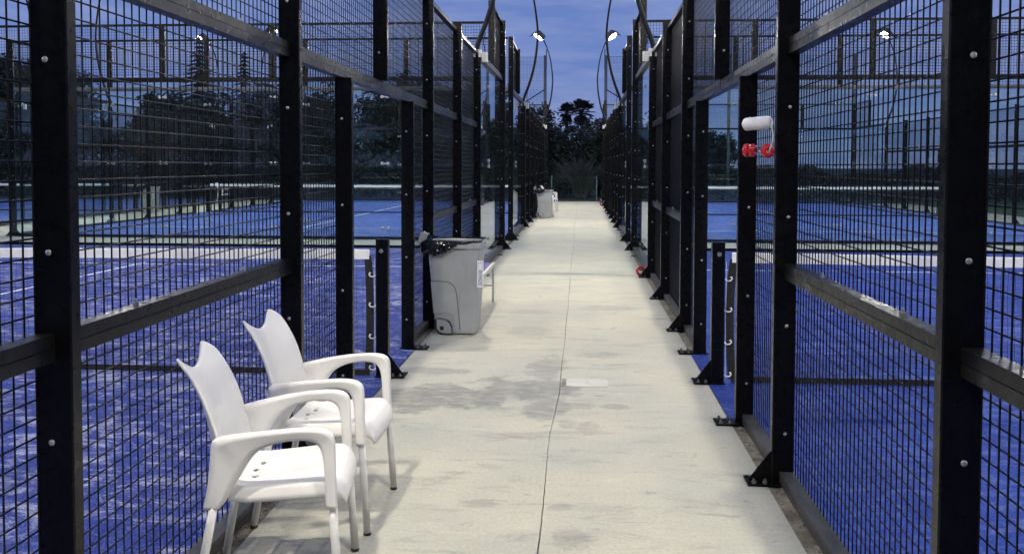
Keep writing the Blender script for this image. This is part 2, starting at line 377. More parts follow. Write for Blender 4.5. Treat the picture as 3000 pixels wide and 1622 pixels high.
# rough mortar strips under the fences
for xa, xb in ((XL - 0.062, SLAB_L - 0.001), (SLAB_R + 0.001, XR + 0.062)):
    for net in (NET1, NET2):
        for a, b in ((-10, -1.0), (1.05, 10.0)):
            n = 90; m = MB(); rr = random.Random(int(xa * 100) + int(a * 7))
            for i in range(n + 1):
                y = net + a + (b - a) * i / n
                m.v += [(xa, y, -0.004 + rr.uniform(-.002, .002)), ((xa + xb) / 2, y, -0.005 + rr.uniform(-.004, .004)), (xb, y, -0.004 + rr.uniform(-.003, .003))]
            for i in range(n):
                for k in (0, 1): m.f.append((3 * i + k, 3 * i + k + 1, 3 * i + k + 4, 3 * i + k + 3))
            tag(m.build('mortar_strip', 'mortar'), kind='structure')
# access cover set in the floor
cv = MB(); n = 20; cx, cy = 0.055, 6.262; hole = [(cx + 0.012 * math.cos(2 * math.pi * i / n), cy + 0.009 * math.sin(2 * math.pi * i / n)) for i in range(n)]
sq = []
for i in range(n):
    a = 2 * math.pi * i / n; dx, dy = math.cos(a), math.sin(a); k = min(0.140 / max(abs(dx), 1e-6), 0.116 / max(abs(dy), 1e-6)); sq.append((cx + dx * k, cy + dy * k))
for pz in ((0.003),): cv.v += [(x, y, pz) for x, y in hole] + [(x, y, pz) for x, y in sq] + [(x, y, 0.0) for x, y in sq] + [(x, y, 0.001) for x, y in hole]
for i in range(n):
    j = (i + 1) % n; cv.f += [(i, n + i, n + j, j), (n + i, 2 * n + i, 2 * n + j, n + j), (i, j, 3 * n + j, 3 * n + i)]
cov = cv.build('access_cover', 'cover_plate'); tag(cov, 'pale rectangular access cover with a small finger hole in the corridor floor', 'cover')
MB().box(-0.117, -0.088, 6.15, 6.37, -0.002, 0.0025).build('patch_strip', 'mortar', path)

# ------------------------------------------------------------------ turf and lines
def court(name, xa, xb, net, mat, door_near=None, door_far=None, lab=None):
    """xa/xb inner faces; door_* = x to which the turf runs on in the doorways"""
    y0, y1 = net - 10.02, net + 10.02
    m = MB(); z = 0.004
    def strip(x0, x1, ya, yb): m.add([(x0, ya, z), (x1, ya, z), (x1, yb, z), (x0, yb, z)], [(0, 1, 2, 3)])
    strip(min(xa, xb), max(xa, xb), y0, y1)
    rr = random.Random(int(net * 10))
    for xe, xi in ((door_near, xa), (door_far, xb)):
        if xe is None: continue
        N = 80; b = len(m.v)
        for i in range(N + 1):
            y = net - 0.99 + 2.03 * i / N
            m.v += [(xi, y, z), (xe + rr.uniform(-0.007, 0.004), y, z)]
        for i in range(N): m.f.append((b + 2 * i, b + 2 * i + 1, b + 2 * i + 3, b + 2 * i + 2))
    o = m.build(name, mat); tag(o, kind='structure')
    ln = MB(); w = 0.05; zl = 0.007; xm = (xa + xb) / 2; lo, hi = min(xa, xb), max(xa, xb)
    for s in (-1, 1):
        yc = net + s * 6.95
        lm = MB().add([(lo, yc - w / 2, zl), (hi, yc - w / 2, zl), (hi, yc + w / 2, zl), (lo, yc + w / 2, zl)], [(0, 1, 2, 3)]); lm.build('service_line', 'line_white', o)
        ya, yb = sorted((net, net + s * 7.15))
        if s > 0: ya, yb = net + 0.01, yb
        else: yb = net - 0.01
        lm = MB().add([(xm - w / 2, ya, zl + .001), (xm + w / 2, ya, zl + .001), (xm + w / 2, yb, zl + .001), (xm - w / 2, yb, zl + .001)], [(0, 1, 2, 3)]); lm.build('centre_line', 'line_white', o)
    return o
court('court_turf', XL - 0.062, XLF + 0.062, NET1, 'turf_blue_sandy', SLAB_L - 0.004)
court('court_turf', XR + 0.062, XRF - 0.062, NET1, 'turf_blue', SLAB_R + 0.004)
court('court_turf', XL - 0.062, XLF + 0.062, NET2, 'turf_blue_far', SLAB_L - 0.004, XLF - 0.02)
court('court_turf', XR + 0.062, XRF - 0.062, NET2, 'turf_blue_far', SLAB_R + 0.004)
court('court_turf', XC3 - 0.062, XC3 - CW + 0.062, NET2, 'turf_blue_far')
court('green_turf', XRF + 2.2, XRF + 12.2, NET2 + 3, 'turf_green')

# ------------------------------------------------------------------ fence pieces
_mesh_cache = {}
def wire_panel_mesh(L, H, axis='y'):
    key = (round(L, 3), round(H, 3), axis)
    if key in _mesh_cache: return _mesh_cache[key]
    m = MB(); r = 0.0027; n = 5
    def T(a, b): return (0.0, a, b) if axis == 'y' else (a, 0.0, b)
    off = lambda e: (e, 0, 0) if axis == 'y' else (0, e, 0)
    k = int(round(L / 0.05))
    for i in range(k + 1):
        a = min(max(i * L / k, 0.002), L - 0.002); m.tube([T(a, 0), T(a, H)], r, n, cap=False, ph=0.3)
    k = int(round(H / 0.05))
    for i in range(1, k):
        z = i * H / k; b0 = len(m.v); m.tube([T(0, z), T(L, z)], r, n, cap=False, ph=0.3)
        for q in range(b0, len(m.v)):
            x, y, zz = m.v[q]; e = off(0.0042); m.v[q] = (x + e[0], y + e[1], zz)
    me = m.mesh('mesh_panel', 'wire_black', smooth=True); _mesh_cache[key] = me; return me
def bolt_mesh():
    if 'bolt' in _mesh_cache: return _mesh_cache['bolt']
    me = MB().lathe((0, 0, 0), (0, -1, 0), [(0, 0.0082), (0.002, 0.0085), (0.004, 0.0065), (0.005, 0.0035), (0.0052, 0.0)], 10).mesh('bolt', 'bolt_steel', True)
    _mesh_cache['bolt'] = me; return me
def anchor_mesh():
    if 'anchor' not in _mesh_cache:
        _mesh_cache['anchor'] = MB().lathe((0, 0, 0), (0, 0, 1), [(0, 0.011), (0.010, 0.011), (0.012, 0.007), (0.02, 0.006), (0.021, 0.001)], 8).mesh('anchor_bolt', 'dull_bolt')
    return _mesh_cache['anchor']
PW, PD = 0.10, 0.05                # post width (away from the corridor) and depth (along it)
BOLTZ = (0.235, 0.735, 1.235, 1.735, 2.235, 2.735)
def side_fence(loc, s, detail, label, near_post=None):
    """s = +1: corridor on the +x side of the fence. Local x: 0 = corridor face, court towards -s."""
    root = empty('side_fence', loc); tag(root, label, 'fence', 'court side fences')
    X = lambda u: -s * u
    def post(dy, z0, z1, gusset=False, plate=False, both=False, bolts=True):
        p = MB().bbox(X(0), X(PW), dy, dy + PD, z0, z1, 0.004).build('post', 'black_steel', root)
        if plate:
            q = MB(); w = 0.115
            q.box(X(-w), X(PW + 0.01), dy - 0.045, dy + PD + 0.035, 0.0005, 0.011)
            if both: q.box(X(PW + 0.0101), X(PW + 0.1), dy - 0.045, dy + PD + 0.035, 0.0005, 0.011)
            q.build('base_plate', 'black_steel', p)
            for u in (-0.085, -0.035):
                put('anchor_bolt', anchor_mesh(), p, (X(u), dy - 0.028, 0.011))
                if not gusset: put('anchor_bolt', anchor_mesh(), p, (X(u), dy + PD + 0.018, 0.011))
        if gusset:
            g_ = MB().prism_y([(X(0), 0.011), (X(-0.102), 0.011), (X(-0.102), 0.02), (X(-0.004), 0.15), (X(0), 0.15)], dy + 0.008, dy + 0.016)
            if both: g_.prism_y([(X(PW), 0.011), (X(PW + 0.10), 0.011), (X(PW + 0.10), 0.02), (X(PW), 0.15)], dy + 0.008, dy + 0.016)
            g_.build('gusset', 'black_steel', p)
        if bolts:
            zz = [z for z in BOLTZ if z0 + 0.03 < z < z1 - 0.05] + ([3.4, 3.8] if z1 > 3.9 else [])
            if detail:
                for z in zz: put('bolt', bolt_mesh(), p, (X(0.058), dy, z))
            else:
                b = MB()
                for z in zz: b.lathe((X(0.058), dy, z), (0, -1, 0), [(0, 0.012), (0.006, 0.009), (0.007, 0.001)], 6)
                b.build('bolts', 'bolt_steel', p)
        return p
    for d in (-4, 4): post(near_post if (d == -4 and near_post) else d, 0, 3.05, True, True)
    for d in (-6, 6): post(d, 0, 2.96, True, True)
    for d in (-2, 2): post(d, 0, 3.05, True, True)
    for d in (-1, 1): post(d, 0, 1.972, False, True)
    post(0, 2.045, 3.05)
    for d in (-8, 8): post(d, 3.035, 4.0, bolts=False)
    for d in (-10, 10): post(d, 0, 4.0, True, True, True)
    U0, U1 = 0.045, 0.099; UM = 0.0965
    def rail(a, b, z0, z1, name='rail', mat='rail_steel', split=True, u0=U0, u1=U1):
        m = MB(); zc = (z0 + z1) / 2
        if split:
            m.box(X(u0), X(u1), a, b, z0, zc - 0.0015); m.box(X(u0), X(u1), a, b, zc + 0.0015, z1); m.box(X(u0 + 0.003), X(u1 - 0.003), a, b, zc - 0.003, zc + 0.003)
        else: m.box(X(u0), X(u1), a, b, z0, z1)
        return m.build(name, mat, root)
    def screws(a, b, z):
        if not detail: return
        for f in (0.25, 0.72):
            MB().lathe((X(0.072), a + (b - a) * f, z), (0, 0, 1), [(0, 0.010), (0.010, 0.010), (0.011, 0.006), (0.022, 0.005), (0.023, 0.001)], 8).build('screw', 'bolt_steel', root)
    def panel(a, b, z0, z1):
        put('mesh_panel', wire_panel_mesh(b - a, z1 - z0), root, (X(UM), a, z0))
    n4 = near_post if near_post else -4
    full = [-6, n4, -2, 0, 2, 4, 6]
    for a, b in zip(full, full[1:]):
        aa, bb = a + PD - 0.012, b + 0.012
        if abs(a) <= 2 and abs(b) <= 2:       # over the doorway
            rail(aa if a else a + PD, bb if b else b, 1.972, 2.045, 'lintel_rail')
        else:
            rail(aa, bb, 1.972, 2.045); screws(a, b, 2.045)
            rail(aa, bb, 0.950, 1.022); screws(a, b, 1.022)
            rail(aa, bb, 0.004, 0.058, 'base_rail', 'base_rail_steel', True, 0.036, 0.104); panel(a + PD, b, 0.058, 0.950); panel(a + PD, b, 1.022, 1.972)
        panel(a + PD, b, 2.045, 2.95); rail(aa, bb, 2.95, 2.99, 'top_rail', 'rail_steel', False)
    rail(-0.05, 0.1, 1.9725, 2.0445, 'lintel_rail', split=False, u0=U0 + .002, u1=U1 - .002)
    for a, b in ((-2, -1), (1, 2)):
        panel(a + PD, b, 0.058, 1.972); rail(a + PD - 0.01, b + 0.01, 0.004, 0.058, 'base_rail', 'base_rail_steel', True, 0.036, 0.104)
    for sg in (-1, 1):                         # glazed corners
        for a, b in ((6, 8), (8, 10)):
            ya, yb = (a + (PD if a == 6 else 0.003), b - 0.003) if sg > 0 else (-b + (PD if b == 10 else 0.003), -a - 0.003)
            MB().box(X(UM - 0.006), X(UM + 0.006), ya, yb, 0.06, 2.955).build('glass_panel', 'court_glass', root)
        a, b = (6 + PD, 10) if sg > 0 else (-10 + PD, -6)
        rail(a - 0.01, b + 0.01, 0.004, 0.062, 'base_rail', 'base_rail_steel', True, 0.03, 0.125)
        rail(a - 0.01, b + 0.01, 2.955, 3.035, 'glass_rail', 'rail_steel', True, 0.05, 0.125)
        yj = 8 * sg; fm = MB()
        for z in (0.35, 1.5, 2.68):
            for e in (-0.045, 0.045):
                for zz in ((-0.045, 0.045) if z == 1.5 else (0,)):
                    fm.lathe((X(UM - 0.007), yj + e, z + zz), (s, 0, 0), [(0, 0.026), (0.010, 0.026), (0.014, 0.018), (0.0145, 0.001)], 10)
            fm.box(X(UM - 0.009), X(UM - 0.014), yj - 0.05, yj + 0.05, z - 0.012, z + 0.012)
        fm.build('glass_fitting', 'bolt_steel', root)
        a, b = (8, 10) if sg > 0 else (-10, -8)
        panel(a + PD, b, 3.035, 3.95); rail(a + PD - .01, b + .01, 3.95, 3.99, 'top_rail', 'rail_steel', False)
        # floor brackets of the glazed bays
        bm = MB()
        for f in (6.9, 8.9): bm.box(X(-0.06), X(0.019), sg * f - 0.03, sg * f + 0.03, 0.0005, 0.012)
        bm.build('floor_bracket', 'black_steel', root)
    return root

fL1 = side_fence((XL, NET1, 0), 1, True, 'tall black mesh fence along the left of the corridor, behind the white chairs', near_post=-4.00)
fR1 = side_fence((XR, NET1, 0), -1, True, 'tall black mesh fence along the right of the corridor, carrying the white roll', near_post=-3.98)
fL2 = side_fence((XL, NET2, 0), 1, False, 'far half of the left corridor fence, behind the far grey bin')
fR2 = side_fence((XR, NET2, 0), -1, False, 'far half of the right corridor fence, beyond the cross path')
def far_copy(src, loc, label):
    c = copy_tree(src); c.location = loc; c['label'] = label; return c
bpy.context.view_layer.update()
far_copy(fR2, (XLF, NET1, 0), 'outer side fence of the near left court, along the second corridor')
far_copy(fR2, (XLF, NET2, 0), 'outer side fence of the far left court, seen through the left mesh')
far_copy(fL2, (XC3, NET2, 0), 'side fence of the third court beyond the left hand bin corridor')
far_copy(fL2, (XRF, NET1, 0), 'outer side fence of the near right court')
far_copy(fL2, (XRF, NET2, 0), 'outer side fence of the far right court, seen through the right mesh')

def back_wall(xa, xb, y, label, rail_mat='black_steel'):
    """glass end wall from xa to xb (xa < xb), court face towards either side"""
    root = empty('end_wall', (xa, y, 0)); tag(root, label, 'glass wall', 'glass end walls of the courts')
    W = xb - xa; n = 5; st = W / n
    MB().box(0, W, -0.03, 0.03, 0.004, 0.048).build('base_rail', 'black_steel', root)
    r3 = MB(); r3.box(0, W, -0.035, 0.035, 2.955, 2.99); r3.box(0, W, -0.035, 0.035, 2.995, 3.03); r3.box(0, W, -0.028, 0.028, 2.985, 3.0); r3.build('glass_rail', rail_mat, root)
    MB().box(0, W, -0.02, 0.02, 3.95, 3.99).build('top_rail', 'black_steel', root)
    for i in range(n):
        MB().box(i * st + 0.003, (i + 1) * st - 0.003, -0.006, 0.006, 0.048, 2.955).build('glass_panel', 'court_glass', root)
        put('mesh_panel', wire_panel_mesh(st, 0.92, 'x'), root, (i * st, 0, 3.03))
        if i:
            MB().box(i * st - 0.05, i * st + 0.05, -0.025, 0.025, 3.031, 3.949).build('post', 'black_steel', root)
            f = MB()
            for z in (0.35, 1.5, 2.68):
                for e in (-0.05, 0.05):
                    for sd in (-1, 1): f.lathe((i * st + e, 0.007 * sd, z), (0, sd, 0), [(0, 0.03), (0.012, 0.03), (0.016, 0.02), (0.0165, 0.001)], 12)
                f.box(i * st - 0.05, i * st + 0.05, -0.012, -0.0065, z - 0.012, z + 0.012)
            f.build('glass_fitting', 'bolt_steel', root)
    return root
for (xa, xb, nm) in ((XLF + 0.11, XL - 0.11, 'left'), (XR + 0.11, XRF - 0.11, 'right')):
    back_wall(xa, xb, NET1 + 10.02, f'glass end wall with mesh top closing the near {nm} court')
    back_wall(xa, xb, NET2 - 9.98, f'glass end wall across the path, opening the far {nm} court', 'rail_lamplit')
    back_wall(xa, xb, NET2 + 10.02, f'farthest glass end wall behind the far {nm} court')

for (xa, xb, nm) in ((XLF + 0.11, XL - 0.11, 'left'), (XR + 0.11, XRF - 0.11, 'right')):
    back_wall(xa, xb, NET1 - 9.98, f'glass end wall behind the viewer, near {nm} court')
# ------------------------------------------------------------------ nets
def court_net(x_post, x_far, net, s, label, cords=True):
    """x_post: corridor face of the near post, s=+1 when the court lies towards -x"""
    root = empty('court_net', (x_post, net, 0)); tag(root, label, 'net', 'court nets')
    X = lambda u: -s * u; W = abs(x_post - x_far); y0 = 0.03
    for base in (0.0, W - 0.085):
        p = MB().bbox(X(base), X(base + 0.085), 0.0, 0.07, 0, 0.955, 0.004).build('net_post', 'black_steel', root)
        if base == 0.0:
            MB().box(X(-0.12), X(0.085), -0.05, 0.11, 0.0045, 0.013).build('base_plate', 'black_steel', p)
            MB().prism_y([(X(0), 0.012), (X(-0.105), 0.012), (X(-0.105), 0.02), (X(-0.004), 0.155), (X(0), 0.155)], 0.01, 0.018).build('gusset', 'black_steel', p)
            MB().lathe((X(0.045), 0, 0.875), (0, -1, 0), [(0, 0.014), (0.006, 0.016), (0.012, 0.012), (0.0125, 0.001)], 12).build('winch_bolt', 'bolt_steel', p)
            for u in (-0.09, -0.04): put('anchor_bolt', anchor_mesh(), p, (X(u), -0.03, 0.013))
    a, b = 0.135, W - 0.135
    rr = random.Random(int(abs(x_post) * 100 + net)); sag = lambda u: 0.885 - 0.022 * math.sin(math.pi * (u - a) / (b - a)) 
    N = 60; t_ = MB()
    for i in range(N + 1):
        u = a + (b - a) * i / N; z = sag(u) + rr.uniform(-.002, .002)
        t_.v += [(X(u), y0 - 0.008, z - 0.068), (X(u), y0 - 0.010, z - 0.004), (X(u), y0, z), (X(u), y0 + 0.010, z - 0.004), (X(u), y0 + 0.008, z - 0.068)]
    for i in range(N):
        for k in range(4): t_.f.append((5 * i + k, 5 * i + k + 1, 5 * i + k + 6, 5 * i + k + 5))
    t_.build('head_tape', 'tape_white', root)
    cord = MB(); r = 0.0013; k = int((b - a) / 0.045)
    wob = [rr.uniform(-.006, .006) for _ in range(k + 1)]
    for i in range(k + 1):
        u = a + (b - a) * i / k; ztop = sag(u) - 0.066
        cord.tube([(X(u), y0 + rr.uniform(-.006, .006), 0.03 + ztop * q / 4 * 0.965) if q < 4 else (X(u), y0, ztop) for q in range(5)] if False else
                  [(X(u + wob[i] * math.sin(q * 1.6 + i)), y0 + 0.006 * math.sin(q + i * .7), 0.03 + (ztop - 0.03) * q / 5) for q in range(6)], r, 3, cap=False)
    for j in range(1, 18):
        f = j / 18
        cord.tube([(X(a + (b - a) * q / 40), y0 + 0.004 * math.sin(q * 1.3 + j), 0.03 + (sag(a + (b - a) * q / 40) - 0.096) * f + 0.006 * math.sin(q * .9 + j * 2)) for q in range(41)], r, 3, cap=False)
    cord.build('net_mesh', 'net_black', root)
    MB().box(X(a), X(b), y0 - 0.004, y0 + 0.004, 0.006, 0.045).build('bottom_band', 'webbing_black', root)
    for ua, ub in ((a - 0.018, a + 0.034), (b - 0.034, b + 0.018)):
        m = MB(); L = 14
        for i in range(L + 1):
            z = 0.03 + 0.81 * i / L; w = 0.012 * math.sin(i / L * math.pi) * (1 if s > 0 else 1.6)
            for yy in (-0.006, 0.006):
                m.v += [(X(ua - w + (0.006 if i == L else 0)), y0 + yy, z), (X(ub - w), y0 + yy, z)]
        for i in range(L):
            q = 4 * i; m.f += [(q, q + 1, q + 5, q + 4), (q + 2, q + 6, q + 7, q + 3), (q, q + 4, q + 6, q + 2), (q + 1, q + 3, q + 7, q + 5)]
        m.build('side_band', 'webbing_black', root)
    if cords:
        MB().tube([(X(0.098), y0, 0.04 + 0.02 * i) if True else 0 for i in range(40)], 0.0018, 6).build('lacing_cord', 'cord_white', root)
        for z in (0.05, 0.27, 0.49, 0.70):
            m = MB(); c0 = 0.128
            m.tube([(X(0.088), y0 - 0.004, z + .004), (X(0.105), y0 - 0.010, z - 0.006), (X(0.125), y0 - 0.013, z - 0.004), (X(0.136), y0 - 0.011, z + 0.010), (X(0.131), y0 - 0.012, z + 0.022), (X(0.122), y0 - 0.012, z + 0.018)], 0.0055, 7)
            m.build('tie_hook', 'cord_white', root, smooth=True)
    return root
court_net(XL, XLF, NET1, 1, 'black court net with white head tape, near left court')
court_net(XR, XRF, NET1, -1, 'black court net with white head tape, near right court')
court_net(XL, XLF, NET2, 1, 'far left court net, a white tape line beyond the glass', False)
court_net(XR, XRF, NET2, -1, 'far right court net, a white tape line beyond the glass', False)
court_net(XC3, XC3 - CW, NET2, 1, 'net of the third court at the far left', False)

# ------------------------------------------------------------------ floodlight poles
POLE = [(0, 2.90), (0.0, 3.05), (.127, 3.39), (.225, 3.72), (.294, 4.08), (.329, 4.41), (.335, 4.68), (.303, 5.02), (.235, 5.43), (.12, 5.80), (-.02, 6.12)]
def smooth_curve(pts, n=4):
    out = []
    for i in range(len(pts) - 1):
        p0 = Vector(pts[max(i - 1, 0)]); p1 = Vector(pts[i]); p2 = Vector(pts[i + 1]); p3 = Vector(pts[min(i + 2, len(pts) - 1)])
        for k in range(n):
            t_ = k / n; out.append(0.5 * ((2 * p1) + (-p0 + p2) * t_ + (2 * p0 - 5 * p1 + 4 * p2 - p3) * t_ ** 2 + (-p0 + 3 * p1 - 3 * p2 + p3) * t_ ** 3))
    out.append(Vector(pts[-1])); return out
def flood_pole(x_face, y, s, toward, label, dz=0.0):
    """s=+1: corridor on +x of the post (court towards -x); toward = y direction of the court's net"""
    root = empty('floodlight_pole', (x_face, y, 0)); tag(root, label, 'floodlight', 'curved floodlight poles over the fences')
    xo = -s * 0.05
    c3 = smooth_curve([(xo + s * a, 0.025, z + dz * max(0, (z - 3.05) / 3.07)) for a, z in POLE], 5)
    MB().tube(c3, [0.036 - 0.016 * i / (len(c3) - 1) for i in range(len(c3))], 10).build('pole', 'pole_black', root, True)
    cl = MB(); cl.box(xo - 0.058, xo + 0.058, -0.004, 0.058, 2.962, 3.0); cl.box(xo - 0.055, xo - 0.02, -0.012, 0.062, 2.90, 2.975); cl.box(xo + 0.02, xo + 0.055, -0.012, 0.062, 2.90, 2.975)
    cl.build('clamp', 'white_plastic_clamp', root)
    jb = MB(); jb.bbox(s * 0.008, s * 0.085, 0.0, 0.075, 2.84, 2.965, 0.012); jb.build('junction_box', 'white_plastic_clamp', root)
    MB().tube(smooth_curve([(s * 0.05, 0.04, 2.96), (s * 0.045, 0.035, 3.04), (s * 0.03, 0.03, 3.10), (s * 0.06, 0.03, 3.22)], 4), 0.006, 6).build('cable', 'pole_black', root, True)
    # lamp head aimed at the middle of the court
    head = Vector((xo - s * 0.17, 0.025 + toward * 0.16, 6.20 + dz)); aim = Vector((-s * 5.2, toward * 2.2, 0.0)); d = (aim - head).normalized()
    a = d.cross(Vector((0, 0, 1))).normalized(); b = a.cross(d).normalized()
    def fr(u, v, w): return tuple(head + a * u + b * v + d * w)
    hb = MB(); hb.add([fr(x, y_, z) for z in (-0.09, 0.0) for x, y_ in ((-.205, -.18), (.205, -.18), (.205, .18), (-.205, .18))], [(3, 2, 1, 0), (4, 5, 6, 7), (0, 1, 5, 4), (1, 2, 6, 5), (2, 3, 7, 6), (3, 0, 4, 7)])
    for k in range(7):
        x = -.165 + .055 * k; hb.add([fr(x + e, y_, z) for z in (-0.13, -0.0902) for e, y_ in ((-.006, -.14), (.006, -.14), (.006, .14), (-.006, .14))], [(3, 2, 1, 0), (4, 5, 6, 7), (0, 1, 5, 4), (1, 2, 6, 5), (2, 3, 7, 6), (3, 0, 4, 7)])
    for vs_ in ([(-.205, .2045), (.205, .2045), (.205, .211), (-.205, .211)],):  # top visor, added to cut lamp spill onto the trees
        hb.add([fr(x, y_, z) for z in (-0.02, 0.20 if vs_[0][1] > 0 else 0.10) for x, y_ in vs_], [(3, 2, 1, 0), (4, 5, 6, 7), (0, 1, 5, 4), (1, 2, 6, 5), (2, 3, 7, 6), (3, 0, 4, 7)])
    for k in range(24):  # collar, added to hide the lens glow from the side
        a0, a1 = 2 * math.pi * k / 24, 2 * math.pi * (k + 1) / 24
        hb.add([fr(r_ * math.cos(a_), r_ * math.sin(a_), z) for z in (0.0005, 0.06) for r_, a_ in ((.198, a0), (.204, a0), (.204, a1), (.198, a1))], [(0, 1, 5, 4), (1, 2, 6, 5), (2, 3, 7, 6), (3, 0, 4, 7), (4, 5, 6, 7)])
    hh = hb.build('lamp_housing', 'lamp_housing', root)
    prof = [(0.002, .19), (0.03, .185), (0.055, .14), (0.066, .088)]
    MB().lathe(tuple(head), d, prof, 24).build('lens', 'lamp_lens', hh)
    MB().lathe(tuple(head + d * 0.0675), d, [(0, .084), (0.004, .084), (0.0045, .080)], 20).build('led_array', 'lamp_led', hh)
    br = MB().tube([(xo - s * .02, .025, 6.10 + dz), tuple(head + Vector((0, 0, -0.02)) - d * 0.06)], 0.014, 8)
    br.box(xo - s * 0.02 - 0.03, xo - s * 0.02 + 0.03, -0.01, 0.06, 6.06 + dz, 6.14 + dz); br.build('lamp_bracket', 'bolt_steel', root)
    return root
PL = {
 (0, -6): 'near floodlight pole on the left corridor fence, beside the viewer', (0, 6): 'floodlight pole leaning up from the left fence post past the bin and bench',
 (1, -6): 'long curved pole at the start of the far left fence, bowing over the corridor', (1, 6): 'farthest lit floodlight pole on the left side of the corridor',
 (2, -6): 'near floodlight pole on the right corridor fence, beside the viewer', (2, 6): 'floodlight pole leaning up from the right fence post above the red ring',
 (3, -6): 'long curved pole at the start of the far right fence, bowing over the corridor', (3, 6): 'farthest lit floodlight pole on the right side of the corridor',
 (4, -6): 'floodlight pole on the outer fence of the near left court, end nearest the viewer', (4, 6): 'floodlight pole on the outer fence of the near left court, far end',
 (5, -6): 'thin curved pole on the outer fence of the far left court, nearer end', (5, 6): 'lit floodlight glaring beside the left lintel rail, far end of the far left court',
 (6, -6): 'floodlight pole on the outer fence of the near right court, end nearest the viewer', (6, 6): 'floodlight pole on the outer fence of the near right court, far end',
 (7, -6): 'floodlight pole on the outer fence of the far right court, nearer end', (7, 6): 'lit floodlight on a bowed pole seen through the right hand mesh',
 (8, -6): 'floodlight pole of the third court, nearer end, turned away', (8, 6): 'floodlight pole of the third court, far end, its lamp turned away'}
for i, (xf, net, s) in enumerate(((XL, NET1, 1), (XL, NET2, 1), (XR, NET1, -1), (XR, NET2, -1), (XLF, NET1, -1), (XLF, NET2, -1), (XRF, NET1, 1), (XRF, NET2, 1), (XC3, NET2, 1))):
    for d in (-6, 6): flood_pole(xf, net + d, s, -1 if d > 0 else 1, PL[(i, d)], 0.30 if (i, d) == (5, 6) else 0.0)

# ------------------------------------------------------------------ white plastic armchair (local: x forward, y left)
PAIRS = [((-.212, .345), (-.157, .349)), ((-.199, .40), (-.142, .368)), ((-.191, .459), (-.125, .392)), ((-.186, .52), (-.100, .434)), ((-.184, .562), (-.078, .475)), ((-.176, .579), (-.060, .505)),
         ((-.12, .590), (-.040, .534)), ((-.062, .599), (-.016, .554)), ((.0, .608), (.020, .570)), ((.06, .615), (.062, .580)), ((.12, .619), (.108, .584)), ((.165, .618), (.142, .580)), ((.191, .613), (.160, .572)),
         ((.211, .600), (.172, .558)), ((.220, .580), (.179, .540)), ((.221, .54), (.184, .510)), ((.221, .48), (.187, .47)), ((.223, .42), (.189, .42)), ((.226, .356), (.192, .358))]
def subsurf(o, lv=2):
    m = o.modifiers.new('subdivision', 'SUBSURF'); m.levels = lv; m.render_levels = lv
EDGE = [(.40, -.128), (.485, -.140), (.55, -.156), (.60, -.170), (.65, -.186), (.70, -.206), (.75, -.232), (.79, -.258), (.82, -.284), (.85, -.305)]
